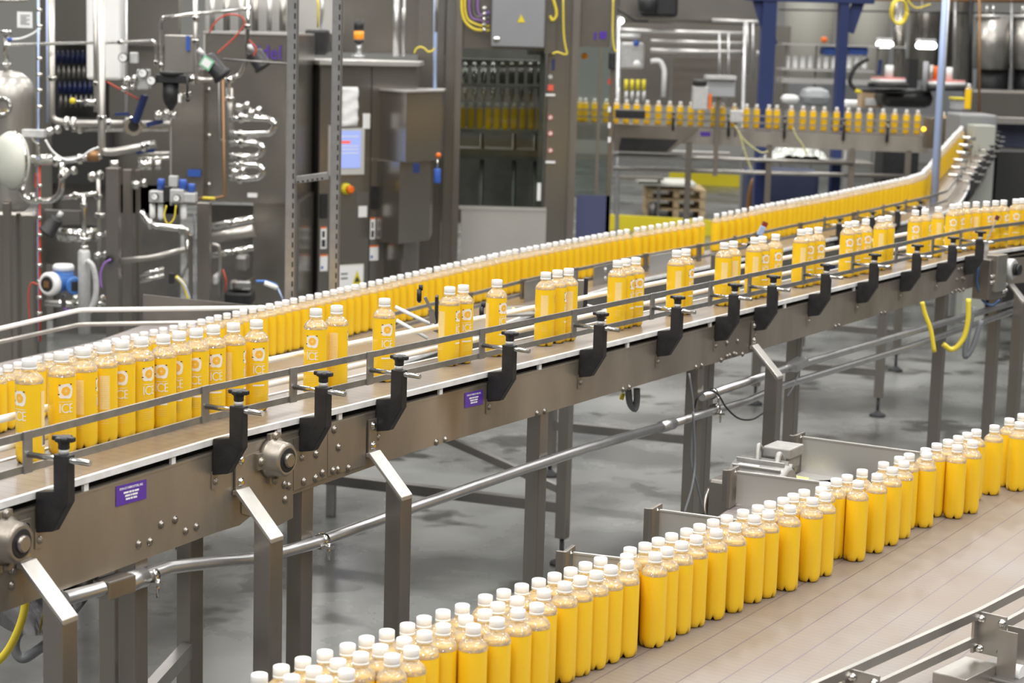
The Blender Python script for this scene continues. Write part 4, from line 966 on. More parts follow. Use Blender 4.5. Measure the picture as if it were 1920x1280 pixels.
pq('horizontal polished pipe crossing behind the second valve cluster',[(258,290),(318,288)],9,13.0,mat=STEEL)
pq('horizontal polished pipe just under it',[(258,298),(318,296)],7,12.95)
# valves with blue handles
def butterfly(label,x,y,Y,hx,hy,ang=0):
    o=T('butterfly_valve',label,'valve',x,y,Y); c=Q(x,y,Y); mb=MB(); mb.lathe([(S(17,Y),-.05),(S(17,Y),-.03),(S(12,Y),-.02),(S(12,Y),.02),(S(17,Y),.03),(S(17,Y),.05)],c,(.35,-.93,0),24,caps=True); mb.build('valve_body',CHROME,o)
    mb=MB(); mb.lathe([(S(10,Y),.05),(S(10,Y),.054)],c,(.35,-.93,0),20); mb.build('bore',DARK,o)
    mb=MB(); mb.bar(Q(x+6,y-6,Y-.08),Q(hx,hy,Y-.12),.05,.03); mb.build('handle',NAVY,o,bevel=.008)
butterfly('butterfly valve with a long upright navy handle',248,236,12.7,272,178)
o=T('navy_lever','flat navy lever lying along the pipe right of the upright handle','lever',290,230,12.6); mb=MB(); mb.bar(Q(276,234,12.6),Q(306,226,12.6),.04,.03); mb.build('lever_blade',NAVY,o)
o=T('navy_lever','small navy lever on the pipe left of the butterfly valve','lever',230,214,12.6); mb=MB(); mb.bar(Q(216,214,12.6),Q(242,213,12.6),.03,.02); mb.build('lever_blade',NAVY,o)
o=T('navy_lever','short navy lever on the lower line right of the tall pipe','lever',275,282,12.5); mb=MB(); mb.bar(Q(256,285,12.5),Q(290,281,12.5),.035,.025); mb.build('lever_blade',NAVY,o)
o=T('ball_handle','small steel handle ending in a bright yellow ball','handle',150,190,12.6); mb=MB(); tq(mb,[(138,189),(158,191)],4,12.6); tq(mb,[(158,192),(180,192)],13,12.6); mb.build('handle_rod',CHROME,o); mb=MB(); mb.ball(Q(136,189,12.6),S(6,12.6)); mb.build('yellow_ball',YEL,o)
# white hanging sheet / tank behind pipes
mb=MB(); a_,b_,c_,d_=rectw(161,224,-15,150,13.3); mb.box(a_,b_,13.3,13.5,c_,d_); one('white_tank_cover','tall white plastic cover behind the tall front pipe','cover',mb,WHITEP,bevel=.02)
# dark window of a machine behind with blue and clear bottles
wm=T('preform_window','dark machine window showing rows of blue bottles far behind the pipes','machine',130,300,16.0)
mb=MB(); boxq(mb,98,220,84,330,16.2,.05); mb.build('dark_interior',DARK,wm)
PREF=pm('dark_blue_preform',(.008,.014,.07),.3)
for r_,(yy) in enumerate((95,123,152,178)):
    for k in range(7):
        mb=MB(); x=108+k*9.5+r_*2; cylq(mb,x,yy,yy+24,8,16.0,prof=[(1,0),(1,.55),(.75,.72),(.4,.85),(.4,1)],seg=10); o=one('blue_bottle','dark blue bottle %s in its row, %s row from the top behind the window'%(ORD[k],ORD[r_]),'bottle',mb,PREF if r_%2==0 else STEELD,'bottles in the dark window')
mb=MB(); boxq(mb,70,335,-20,84,15.8,.1); mb.build('upper_panel',PANEL,wm); mb=MB(); boxq(mb,70,98,84,600,15.8,.1); mb.build('side_panel',PANEL,wm)
mb=MB(); boxq(mb,205,335,84,400,15.9,.1); mb.build('side_panel',PANEL,wm)
mb=MB(); boxq(mb,98,205,225,345,15.7,.4); mb.build('lower_housing',DARK,wm)
mb=MB(); boxq(mb,98,335,345,620,15.9,.1,floor=True); mb.build('lower_panel',STEELD,wm)
for x,w_ in ((72,5),(88,4),(236,6)):
    mb=MB(); tq(mb,[(x,-10),(x+1,230)],w_,13.4); o=one('cable_conduit','slim bluish conduit %s'%{72:'with clamps right of the vessel top',88:'close beside the conduit with clamps',236:'rising behind the twin gauges'}[x],'conduit',mb,GALV if x!=88 else LBLUE)
# gauges and regulators
gauge('pressure_gauge','small dial gauge beside the slim conduit, topmost on the skid',232,108,9,12.6)
mb=MB(); boxq(mb,243,257,98,119,12.6,.06); one('grey_switch','small pale block right of the topmost dial gauge','switch',mb,LGRAY,bevel=.006)
rg=T('transmitter_block','pale grey transmitter block with a dial in its top','transmitter',267,165,12.5); mb=MB(); boxq(mb,256,278,130,168,12.5,.10); mb.build('block_body',LGRAY,rg,bevel=.008); gauge('','',269,137,9,12.48,parent=rg)
gauge('pressure_gauge','round white dial gauge directly left of the black filter',285,151,9,12.4)
pn=T('control_plate_box','plain steel box with a blue tag above the black filter','box',335,135,12.7); mb=MB(); boxq(mb,309,362,66,136,12.7,.25); mb.build('box_body',STEEL,pn,bevel=.005); mb=MB(); boxq(mb,349,355,67,95,12.68,.02); mb.build('blue_tag',BLUEP,pn)
bf=T('air_filter','black air filter with a tapering bowl','filter',320,205,12.4)
mb=MB(); boxq(mb,292,352,140,156,12.4,.12); cylq(mb,322,134,141,46,12.45); mb.build('filter_head',BLACK,bf,bevel=.006)
mb=MB(); cylq(mb,320,156,208,30,12.46,prof=[(.10,0),(.35,.05),(.8,.28),(1,.5),(1,1)],seg=24); mb.build('filter_bowl',BLACK,bf)
mb=MB(); boxq(mb,334,339,177,192,12.36,.01); mb.build('level_window',PAPER,bf)
mb=MB(); tq(mb,[(351,140),(352,185)],4,12.4); mb.ball(Q(352,187,12.4),S(4,12.4)); mb.build('drain_rod',BLACK,bf)
# big brushed machine panels behind the skid
mpn=T('blower_cabinet','large grey steel cabinet with purple lettering behind the polished pipes','cabinet',460,500,14.0)
mb=MB(); boxq(mb,381,556,64,380,14.0,1.2); mb.build('upper_body',PANEL,mpn)
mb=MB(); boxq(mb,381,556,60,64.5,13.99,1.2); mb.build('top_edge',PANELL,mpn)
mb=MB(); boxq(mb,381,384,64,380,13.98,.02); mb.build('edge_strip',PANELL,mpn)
mb=MB(); boxq(mb,474,560,380,640,14.05,1.1,floor=True); mb.build('lower_body',PANEL,mpn)
mb=MB(); a_=Q(498,99,13.98); put_text(mb,'Sidel',S(38,14)*1.0,a_,(1,0,.0),(0,0,1),0,.85); mb.build('lettering',PURP,mpn)
mb=MB(); boxq(mb,320,381,130,385,13.9,.6); mb.build('recess_panel',PANEL,mpn); mb=MB(); boxq(mb,319,321,205,385,13.88,.02); mb.build('edge_strip',PANELL,mpn)
mb=MB(); 
for (x,y) in ((391,168),(391,254),(391,346)): bolt(mb,Q(x,y,13.98),(0,-1,0),.012)
mb.build('rivets',CHROME,mpn)
mb=MB(); boxq(mb,352,376,318,331,13.87,.01); mb.build('blue_sticker',BLUEP,mpn); mb=MB(); boxq(mb,464,482,362,370,13.97,.01); mb.build('white_sticker',PAPER,mpn)
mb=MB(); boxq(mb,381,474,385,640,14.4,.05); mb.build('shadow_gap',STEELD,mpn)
mb=MB(); boxq(mb,385,640,-15,60,16.5,.2); one('light_tank_wall','pale corrugated tank wall behind the lettered cabinet top','tank wall',mb,PANELL)
for k,x in enumerate((398,425,452,478,505,530)):
    mb=MB(); cylq(mb,x,-15,58,10+3*(k%2),16.2); one('tank_rib','vertical bright tube above the lettered cabinet, %s from its left'%ORD[k],'tube',mb,STEEL if k%2 else PANELL,'tubes above the lettered cabinet')
# actuators
def actuator(label,x0,y0,x1,y1,w,Y,mat=BLACK,tipw=10):
    o=T('pneumatic_actuator',label,'actuator',x0,y0,Y); a,b=Q(x0,y0,Y),Q(x1,y1,Y); d=(b-a).normalized(); L_=(b-a).length; r=S(w,Y)/2
    mb=MB(); mb.lathe([(r*.5,-.0),(r*.9,L_*.06),(r,L_*.12),(r,L_*.82),(r*1.15,L_*.84),(r*1.15,L_*.96),(r*.7,L_)],a,d,24); mb.build('actuator_body',mat,o)
    mb=MB(); mb.lathe([(S(tipw,Y)/2,-L_*.35),(S(tipw,Y)/2,0)],a,d,16); mb.build('actuator_stem',LGRAY,o)
    return o
o=actuator('tilted black actuator with a green-edged label beside the small steel box',384,106,420,146,32,12.3); mb=MB(); c=Q(393,121,12.3)+Vector((-.01,-.055,.01)); mb.obox(c,(.03,0,-.02),(0,.004,0),(.018,0,.03)); mb.build('label_plate',pm('label_green',(.25,.55,.35),.5),o); mb=MB(); mb.obox(c+Vector((0,-.005,0)),(.022,0,-.014),(0,.001,0),(.012,0,.02)); mb.build('label_face',PAPER,o)
actuator('second tilted black actuator partly across the purple lettering',474,96,496,128,32,12.6)
actuator('tilted black actuator low on the left between red hoses',108,408,86,438,28,12.1)
pq('valve stem pipe joining the tilted actuator',[(366,-10),(366,95),(368,128),(368,150),(400,150)],9,12.5,fr=10,clamps=[(366,35,14,1),(366,78,14,1),(361,150,20,0)],mat=STEEL)
pq('polished valve body pipe right of the first tilted actuator',[(466,-10),(464,60),(460,120),(448,143),(430,146),(428,190)],8,12.6,fr=12,clamps=[(463,50,14,1),(430,150,20,1),(429,186,18,1)])
pq('wide vertical feed pipe on the lettered cabinet',[(430,165),(432,262)],13,12.9,clamps=[(430,186,20,1)],mat=STEEL)
mb=MB(); tq(mb,[(418,145),(421,368),(400,372),(372,372)],4.5,12.5,fr=3); one('brown_pipe','thin brown pipe running down the cabinet and turning left at its foot','pipe',mb,COPPER)
mb=MB(); tq(mb,[(380,371),(403,372)],6,12.49); one('yellow_sleeve','yellow sleeve on the foot of the brown pipe','sleeve',mb,YELT)
mb=MB(); tq(mb,[(410,140),(411,262),(424,264)],3,12.7,fr=4); one('thin_black_line','thin dark line alongside the brown pipe','tube',mb,STEELD)
for i_,(y0,x1,l) in enumerate(((237,517,'top'),(281,495,'middle'),(322,495,'bottom'))):
    h=16 if i_==0 else 14
    pq('polished U-bend, %s of the three on the lettered cabinet'%l,[(430,y0-h+3),(462,y0-h),(x1-12,y0-h+2),(x1,y0-2),(x1-10,y0+h-2),(462,y0+h),(430,y0+h-3)],12.5,12.7,fr=12,name='pipe_bend',clamps=[(452,y0-h,20,0),(450,y0+h,19,0)])
pq('brown horizontal bar from the tilted actuator to the perforated post',[(418,111),(545,120)],4,12.3,mat=STEELD,name='steel_bar',cat='bar')
# hoses
for lab,pts,w,m,YY in (('red air hose arching to the tilted black actuator',[(392,62),(405,40),(425,28),(450,30),(458,45),(440,70),(415,93),(408,100)],3,RED,12.3),
    ('red hose diagonal behind the tall front pipe',[(200,153),(230,170),(262,187)],3,RED,12.6),('red hose running down from the lettering',[(467,75),(480,90),(475,105)],3,RED,12.5),
    ('orange-red hose curling left of the flow meter',[(74,535),(60,530),(54,545),(54,575),(56,600)],3,RED,12.0),('thin red hose beside the tilted low actuator',[(68,325),(66,345),(68,352)],3,RED,12.2),
    ('violet cable below the dark grommet on the post',[(208,486),(195,495),(188,515),(190,540)],4,VIOL,12.0),('violet cable under the flow meter',[(118,560),(122,580),(134,582)],5,VIOL,12.0),
    ('yellow air tube looping under the regulators',[(312,385),(308,405),(315,420),(326,410),(330,385)],3,YELT,12.0),('white hose on the polished line under the pipes',[(85,262),(100,285),(125,300),(150,295),(170,282),(185,276)],4,WHITEP,12.2)):
    mb=MB(); tq(mb,pts,w,YY,sm=True,seg=8); one('air_hose',lab,'hose',mb,m)
hs=T('hose_bundle','vertical bundle of a red and a blue hose with clips down the left side','hoses',74,620,12.3)
mb=MB(); tq(mb,[(74,310),(75,640)],5,12.3); mb.build('red_hose',RED,hs); mb=MB(); tq(mb,[(71,0),(72,230),(71,450),(73,640)],3.5,12.35); mb.build('blue_hose',LBLUE,hs)
for y in (22,52,113,143,172,203,351,376,411,443,471,500,530,560,590): mb=MB(); disc(mb,74,y,5,12.28,.02,ax=(0,0,1)); mb.build('clip',CHROME,hs)
# posts
def post(label,x,y0,w,Y,mat=STEELM,yb=None,dep=None,name='steel_post'):
    mb=MB(); a,b,c,d=rectw(x-w/2,x+w/2,y0,y0+100,Y); mb.box(a,b,Y,Y+(dep or (b-a)),0,d); return one(name,label,'post',mb,mat,bevel=.004)
post('wide dark post behind the grey cylinder on the skid',210,315,24,12.4); post('pale square post directly under the air regulators',381,380,24,12.6); post('dark post right of the wide one',238,318,16,13.2); post('thin post between the regulators and the elbow line',258,318,8,13.4)
post('slim dark post left of the pale one',357,440,8,12.7); post('thin skid post at the far left edge',12,380,14,12.8); post('skid post right of the far-left one',34,400,8,13.0)
mb=MB(); tq(mb,[(364,400),(366,520),(365,600)],3,12.5,sm=True); one('black_cable','black cable clipped down the pale square post','cable',mb,GREYC)
o=MB(); disc(o,205,486,7,12.38,.02); one('dark_grommet','black round grommet on the wide dark post','grommet',o,BLACK)
# air regulators
ar=T('air_regulators','pair of grey air regulators with blue caps and dial gauges','regulator',320,415,12.2)
for (x0,x1,y0,y1) in ((279,306,358,380),(318,344,355,380),(344,366,362,380)): mb=MB(); boxq(mb,x0,x1,y0,y1,12.2,.09); mb.build('regulator_body',LGRAY,ar,bevel=.006)
for (x,y0,y1,w) in ((302,335,355,14),(343,336,356,15),(359,344,360,14)): mb=MB(); cylq(mb,x,y0,y1,w,12.25,prof=[(1,0),(1,.85),(.8,1)]); mb.build('blue_cap',BLUEP,ar)
for (x,w,y1) in ((286,11,410),(301,11,412),(344,12,413)): mb=MB(); cylq(mb,x,382,y1,w,12.25,prof=[(.3,0),(.9,.1),(1,.3),(1,1)]); mb.build('bowl',WHITEP,ar)
mb=MB(); boxq(mb,306,318,350,378,12.2,.08); mb.build('shut_off_block',BLACK,ar,bevel=.004); mb=MB(); boxq(mb,316,332,330,350,12.22,.06); mb.build('sensor_block',LGRAY,ar,bevel=.004)
gauge('','',291,368,7,12.18,parent=ar); gauge('','',332,371,7,12.18,parent=ar)
# flow meter
fm=T('flow_meter','blue and white electronic flow meter head at left','flow meter',110,560,11.9)
ax=Vector((-.45,-.89,0)); c=Q(100,531,11.9)
mb=MB(); mb.lathe([(.055,-.12),(.062,-.11),(.062,.0),(.066,.01)],c,ax,28); cylq(mb,119,506,530,38,12.0); c2=Q(136,533,12.0); mb.lathe([(.05,0),(.055,.01),(.055,.08),(.045,.09)],c2,(.35,-.94,0),20); mb.build('meter_housing',BLUEI,fm)
mb=MB(); mb.lathe([(.072,0),(.072,.035),(.062,.05),(.046,.05),(.044,.038)],c+ax*.01,ax,28,caps=True); mb.build('display_ring',WHITEP,fm)
mb=MB(); mb.lathe([(.044,.052),(.044,.054)],c+ax*.01,ax,24); mb.build('display_window',DARK,fm); mb=MB(); mb.lathe([(.028,.055),(.028,.056)],c+ax*.01,ax,4); mb.build('display_plate',COPPER,fm)
mb=MB(); mb.obox(c2+Vector((.035,-.085,0)),(.02,.007,0),(0,.004,0),(0,0,.028)); mb.build('dark_window',DARK,fm)
mb=MB(); cylq(mb,119,495,507,40,12.0,prof=[(1,0),(1,.7),(.85,1)]); mb.build('white_lid',WHITEP,fm)
mb=MB(); tq(mb,[(119,552),(119,575)],9,12.0); mb.build('meter_neck',STEELD,fm)
gc2=T('grey_cylinder','matt grey vertical cylinder with a curved casting on its right side','cylinder',163,620,11.9)
mb=MB(); cylq(mb,158,468,625,23,11.9,prof=[(1,0),(1,.97),(.8,1)]); mb.build('cylinder_body',LGRAY,gc2)
mb=MB(); tq(mb,[(163,488),(174,500),(180,530),(178,560),(168,585)],11,11.85,sm=True); mb.build('curved_casting',LGRAY,gc2)
mb=MB(); cylq(mb,158,459,469,15,11.9); cylq(mb,158,444,451,27,11.9); mb.build('top_fitting',CHROME,gc2)
# probe with yellow label, dark clutter under the pipe stack
pr_=T('sensor_probe','black sensor with a hanging yellow and blue labelled tube','sensor',330,520,12.0); mb=MB(); boxq(mb,316,326,512,532,12.0,.04); mb.build('sensor_head',BLACK,pr_,bevel=.004); mb=MB(); tq(mb,[(330,518),(345,535),(354,562)],7,11.95,sm=True); mb.build('label_tube',YELT,pr_); mb=MB(); tq(mb,[(333,520),(348,538),(357,560)],3,11.9,sm=True); mb.build('blue_strip',LBLUE,pr_)
pr2=T('sensor_probe','slim white and blue probe at the corner of the lettered cabinet','sensor',500,540,11.5); mb=MB(); tq(mb,[(480,527),(500,528),(520,535)],5,11.5,sm=True); mb.build('blue_tube',BLUEI,pr2); mb=MB(); tq(mb,[(496,530),(520,540)],9,11.45); mb.build('white_fitting',WHITEP,pr2); mb=MB(); tq(mb,[(520,538),(528,556),(532,566)],3,11.45); mb.build('clear_line',LBLUE,pr2)
for lab,x0,x1,y0,y1,m in (('dark blue relay under the pipe stack',440,462,480,510,STEELD),('black pump block under the pipe stack',420,472,548,572,BLACK),('steel elbow block under the pipe stack',430,470,525,545,CHROME),('small pale valve block beside the bent pipe',398,408,515,535,LGRAY)):
    mb=MB(); boxq(mb,x0,x1,y0,y1,13.2,.2); one('skid_block',lab,'block',mb,m,bevel=.02)
mb=MB(); tq(mb,[(422,548),(424,525),(418,505)],3,13.0); one('air_hose','short red hose in the dark corner under the pipe stack','hose',mb,RED)
mb=MB(); boxq(mb,-30,70,395,640,13.8,.3,floor=True); one('skid_tank','dark vertical tank body at the far left behind the posts','tank',mb,PANEL,bevel=.03)
mb=MB(); boxq(mb,70,150,395,495,14.2,.1); one('glass_panel','dark glass panel behind the drop pipe at left','panel',mb,NAVY if False else STEELD)
mb=MB(); cylq(mb,145,425,450,80,13.2); one('pump_head','round polished pump head behind the drop pipe','pump',mb,CHROME)
for i_,(x,w_) in enumerate(((272,20),(296,9),(214,12))):
    mb=MB(); cylq(mb,x,300,318,w_*1.4,12.9); one('pipe_stub','polished stub under the second line, %s'%('widest','right of the widest','left below the tall pipe')[i_],'pipe',mb,CHROME)
for i_,(x,y,r) in enumerate(((305,215,9),(318,218,7),(100,245,8),(245,150,8),(240,165,6),(180,330,9),(262,345,8),(196,568,8),(184,560,6),(190,478,7),(192,440,6),(130,322,8),(345,178,5),(455,200,8),(478,210,9),(448,322,8))):
    o=T('pipe_fitting','small polished fitting %s'%['at the right end of the fat header','at the tip of the fat header','on the bend of the tall left pipe','under the topmost gauge','lower under the topmost gauge','right of the copper ring below','beside the left regulator','at the foot of the wide dark post','left of the post foot','above the violet cable','high on the rusty-tinted pipe','below the cream actuator line','beside the drain rod','above the top U-bend','between U-bend and actuator','at the start of the bottom U-bend'][i_],'fitting',x,y,12.5)
    c=Q(x,y,12.5); mb=MB(); mb.lathe([(S(r*.6,12.5),-.05),(S(r,12.5),-.045),(S(r,12.5),-.015),(S(r*.6,12.5),-.01),(S(r*.6,12.5),.02),(S(r,12.5),.025),(S(r,12.5),.045),(S(r*.5,12.5),.05)],c,(.8,-.3,.2),18); mb.build('fitting_body',CHROME,o)
# ------------------------------------------------------------------ perforated posts
pf=T('slotted_post_frame','pair of tall perforated grey posts joined by a slotted crossbar','frame',590,700,10.0)
def slotted(xa,xb,w,Y,parent):
    q=Q((xa),0,Y); r_=S(w,Y); x=Q((xa+xb)/2,300,Y).x; mb=MB(); mb.box(x-r_*.62,x+r_*.38,Y,Y+.04,0,3.2); o=mb.build('post',GALV,parent,bevel=.003)
    mb=MB(); z=.9
    while z<3.1: mb.box(x+r_*.10,x+r_*.26,Y-.002,Y+.001,z,z+.028); z+=.05
    mb.build('slots',DARK,o); mb=MB(); mb.box(x+r_*.38,x+r_*.5,Y-.0,Y+.04,0,3.2); mb.build('post_side',STEELD,o)
slotted(549,545,18,10.0,pf); slotted(633,627,17,10.0,pf)
mb=MB(); mb.bar(Q(556,337,10.0),Q(616,329,10.0),.04,.035); o=mb.build('slotted_crossbar',GALV,pf)
mb=MB()
for k in range(6): disc(mb,559+k*9,341-k*1.3,2,9.975,.002)
mb.build('holes',DARK,o)
# ------------------------------------------------------------------ control cabinets
def door_parts(parent,x0,x1,y0,y1,Y):
    mb=MB(); boxq(mb,x0-.6,x0+.6,y0,y1,Y-.004,.004); boxq(mb,x1-.6,x1+.6,y0,y1,Y-.004,.004); mb.build('door_gap',DARK,parent)
cb=T('control_cabinet','tall stainless control cabinet with touch screen behind the right perforated post','cabinet',640,560,15.0)
def prismq(mb,pts,dep,mi=0): p=[Q(*q) for q in pts]; mb.prism(p,(0,dep,0),mi)
# plan: corner at px 597 nearest; left face runs back to 560, right face runs back to 780
def plan_box(mb,xl,xc,xr,Yl,Yc,Yr,ztop,zbot=0.,dep=.8,mi=0):
    a=Q(xl,300,Yl); c=Q(xc,300,Yc); r=Q(xr,300,Yr); b1=Vector((a.x+.2,Yl+dep,0)); b2=Vector((r.x+.0,Yr+dep,0))
    pts=[Vector((p.x,p.y,zbot)) for p in (a,c,r)]+[Vector((b2.x,b2.y,zbot)),Vector((b1.x,b1.y,zbot))]; mb.prism(pts,(0,0,ztop-zbot),mi)
zt=Q(600,121,15.0).z
mb=MB(); plan_box(mb,561,597,778,15.6,15.0,15.5,zt); mb.build('cabinet_body',PANEL,cb,bevel=.004)
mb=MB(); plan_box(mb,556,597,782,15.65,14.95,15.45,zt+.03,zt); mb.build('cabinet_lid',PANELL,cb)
def on_face(px,py,n=.006):    # right-hand face of the cabinet
    a=Q(597,300,15.0); r=Q(778,300,15.5); d=Vector((r.x-a.x,r.y-a.y,0)).normalized(); nn=Vector((d.y,-d.x,0)); ry=ray(px,py); t=((a+nn*n)-CAM).dot(nn)/ry.dot(nn); return CAM+ry*t, d, nn
def face_patch(name,x0,x1,y0,y1,mat,parent,t=.006,n=.0):
    c,d,nn=on_face((x0+x1)/2,(y0+y1)/2,n); a,_,_=on_face(x0,(y0+y1)/2,n); b,_,_=on_face(x1,(y0+y1)/2,n); u,_,_=on_face((x0+x1)/2,y0,n); l,_,_=on_face((x0+x1)/2,y1,n)
    mb=MB(); mb.obox((c-Vector((0,0,0)))+nn*t/2, d*((b-a).length/2), nn*t/2, (0,0,abs(u.z-l.z)/2)); return mb.build(name,mat,parent)
for x in (597.5,694): face_patch('door_seam',x-.8,x+.8,128,560,DARK,cb,.003)
face_patch('screen_bezel',634,681,240,327,pm('pale_bezel',(.55,.55,.52),.5),cb,.02)
so=face_patch('touch_screen',637,676,245,315,SCREEN,cb,.004,.02)
face_patch('red_status_bar',638,657,264,269,SCRRED,so,.002,.024)
for y in (255,273,279,286): face_patch('text_row',640,672,y,y+1.6,PAPER,so,.0015,.024)
face_patch('white_trim',614,620,235,330,PANELL,cb,.01)
for (x0,x1,y0,y1,m,nm) in ((600,613,363,409,BLACK,'door_handle'),(696,709,349,392,BLACK,'door_handle'),(728,744,479,502,BLACK,'latch'),(668,690,361,385,STEELD,'cover_flap'),(672,688,386,407,PAPER,'label_plate'),(601,612,425,466,PAPER,'warning_label'),(694,703,408,448,PAPER,'warning_label'),(600,614,477,508,PAPER,'warning_label'),(693,709,460,488,PAPER,'warning_label')):
    o=face_patch(nm,x0,x1,y0,y1,m,cb,.012 if m is BLACK else .003)
    if nm=='warning_label':
        face_patch('orange_band',x0,x1,y0,y0+3,ORG,o,.001,.003)
        if y1-y0>34: face_patch('black_mark',x0+3,x1-3,y0+8,y0+20,INK,o,.001,.003); face_patch('black_text',x0+2,x1-2,y0+24,y1-3,INK,o,.001,.003)
        else: face_patch('blue_mark',x0+2,x0+6,y1-9,y1-4,BLUEP,o,.001,.003)
c,d,nn=on_face(648,354,0); mb=MB(); mb.lathe([(.045,0),(.045,.02),(.03,.03)],c,nn,20); es=thing('emergency_stop','orange mushroom button on a yellow ring on the control cabinet','button',c); mb.build('yellow_ring',YEL,es); mb=MB(); mb.lathe([(.015,.03),(.015,.06),(.032,.065),(.032,.08),(.02,.09)],c,nn,20); mb.build('orange_button',ORG,es)
c,d,nn=on_face(569,300,0); mb=MB(); tq(mb,[(562,300),(568,301)],3,15.0); one('small_orange_light','tiny orange light at the left face of the control cabinet','light',mb,ORG)
# paper notes
c,d,nn=on_face(655,200,.012); mb=MB(); n_=10; vs=[]
for j in range(n_+1):
    for i_ in range(6):
        vs.append(c+d*(-.072+.144*i_/5)+Vector((0,0,.15-.30*j/n_))+nn*(.01+.008*math.sin(j*1.9+i_)))
mb.add(vs,[(j*6+i_,j*6+i_+1,j*6+i_+7,j*6+i_+6) for j in range(n_) for i_ in range(5)],0,True); o=mb.build('paper_sheet',PAPER); md=o.modifiers.new('t','SOLIDIFY'); md.thickness=.002; tag(o,'creased white paper sheet taped above the touch screen','paper')
c,d,nn=on_face(687,227,.012); mb=MB(); mb.obox(c,d*.032,nn*.002,(0,0,.058)); one('paper_note','small white paper note right of the creased sheet','paper',mb,PAPER)
# biohazard style sign
c,d,nn=on_face(655,521,.05); sg=thing('warning_sign','white warning sign with a yellow triangle at the foot of the control cabinet','sign',c); mb=MB(); mb.obox(c,d*.125,nn*.006,(0,0,.105)); mb.build('sign_board',CREAM,sg)
cf=c+nn*.0065; mb=MB(); mb.obox(cf,d*.115,nn*.001,(0,0,.095)); mb.build('sign_face',PAPER,sg)
cf=c+nn*.008+d*.065; mb=MB(); mb.add([cf+d*-.042-Z*.05,cf+d*.042-Z*.05,cf+Z*.06],[(0,1,2)]); mb.build('yellow_triangle',YEL,sg)
cf=cf+nn*.001-Z*.018; mb=MB()
for a in (90,210,330): q=cf+d*.012*math.cos(math.radians(a))+Z*.012*math.sin(math.radians(a)); mb.lathe([(.012,0),(.012,.0006)],q,nn,14)
mb.build('hazard_symbol',INK,sg)
cf=c+nn*.008-d*.05; mb=MB()
for zz,w_ in ((.035,.03),(-.0,.03)): mb.obox(cf+Z*zz,d*w_,nn*.0005,Z*.007)
mb.build('text_line',GREYC,sg)
# black box, beacon and conduits on the cabinet
mb=MB(); boxq(mb,571,614,55,103,15.3,.2); bb=one('black_box','black box with rounded lid on top of the control cabinet','box',mb,BLACK,bevel=.02)
bc=T('beacon_light','small stack light with amber band on the control cabinet','beacon',672,104,15.4)
mb=MB(); cylq(mb,673,80,105,10,15.4); cylq(mb,671,103,107,26,15.4); mb.build('stem',GALV,bc)
mb=MB(); cylq(mb,673,38,58,19,15.4); mb.build('black_cap',BLACK,bc); mb=MB(); cylq(mb,673,74,80,19,15.4); mb.build('black_base',BLACK,bc); mb=MB(); cylq(mb,673,58,74,19,15.4); mb.build('amber_lens',AMBER,bc)
for lab,x,w_,y1,Y_,m in (('wide pale conduit behind the cabinet top',743,11,106,15.5,GALV),('slim conduit beside the wide pale one',757,5,106,15.5,GALV),('banded blue-grey conduit left of the filler column',816,7,168,15.8,LBLUE),('dark upper stretch of pipe at the filler column',818,6,60,15.75,STEELD),('thin conduit above the black box',604,6,56,15.6,GALV)):
    mb=MB(); tq(mb,[(x+1,-15),(x-1,y1)],w_,Y_); one('conduit',lab,'conduit',mb,m)
mb=MB(); tq(mb,[(757,15),(757,33)],6,15.45); one('white_sleeve','white and pink sleeve on the slim conduit','sleeve',mb,WHITEP)
mb=MB(); tq(mb,[(596,52),(597,10),(595,-5)],4,15.5); one('yellow_line','thin yellow line above the black box','cable',mb,YELT)
for lab,pts in (('yellow cable waving from the cabinet corner to the banded conduit',[(777,100),(780,92),(788,88),(796,91),(803,97),(811,95),(815,90)]),('yellow cable hanging down the filler front and hooking left',[(1056,-5),(1057,60),(1060,85),(1063,100),(1058,102),(1045,98),(1036,101)]),
    ('thin yellow cable down the corner of the filler glass',[(1150,-5),(1149,60),(1152,92),(1158,96)])):
    mb=MB(); tq(mb,pts,3.2,15.4,sm=True,seg=8); one('yellow_cable',lab,'cable',mb,YELT)
# second cabinet hung on the right
c2b=T('hinged_cabinet','brown-reflecting stainless cabinet hanging right of the screen cabinet','cabinet',760,460,15.2)
zt2=Q(760,172,15.2).z; zb2=Q(790,303,15.2).z
mb=MB(); plan_box(mb,697,761,826,15.4,15.05,15.5,zt2,zb2,.5); mb.build('upper_box',PANEL,c2b,bevel=.004)
mb=MB(); plan_box(mb,694,761,829,15.4,15.0,15.5,zt2+.012,zt2,.5); mb.build('top_lip',PANELL,c2b)
mb=MB(); plan_box(mb,696,750,808,15.35,15.1,15.45,zb2,Q(750,455,15.2).z,.5); mb.build('lower_box',PANEL,c2b,bevel=.004)
mb=MB(); plan_box(mb,696,760,785,15.45,15.2,15.5,Q(750,455,15.2).z,0,.4); mb.build('base_box',PANEL,c2b)
hl=T('handle_lamp','blue handle with an orange cap beside the hinged cabinet','handle',820,345,15.0)
mb=MB(); tq(mb,[(820,316),(820,343)],13,15.0); mb.build('blue_handle',BLUEP,hl,bevel=.005); mb=MB(); tq(mb,[(820,298),(820,314)],3,15.0); mb.build('handle_rod',CHROME,hl); mb=MB(); mb.ball(Q(822,291,15.0),S(5,15)); mb.build('orange_cap',ORG,hl)
mb=MB(); boxq(mb,774,787,306,324,14.95,.02); one('blue_tag','small dark blue tag beneath the hinged cabinet','tag',mb,NAVY)
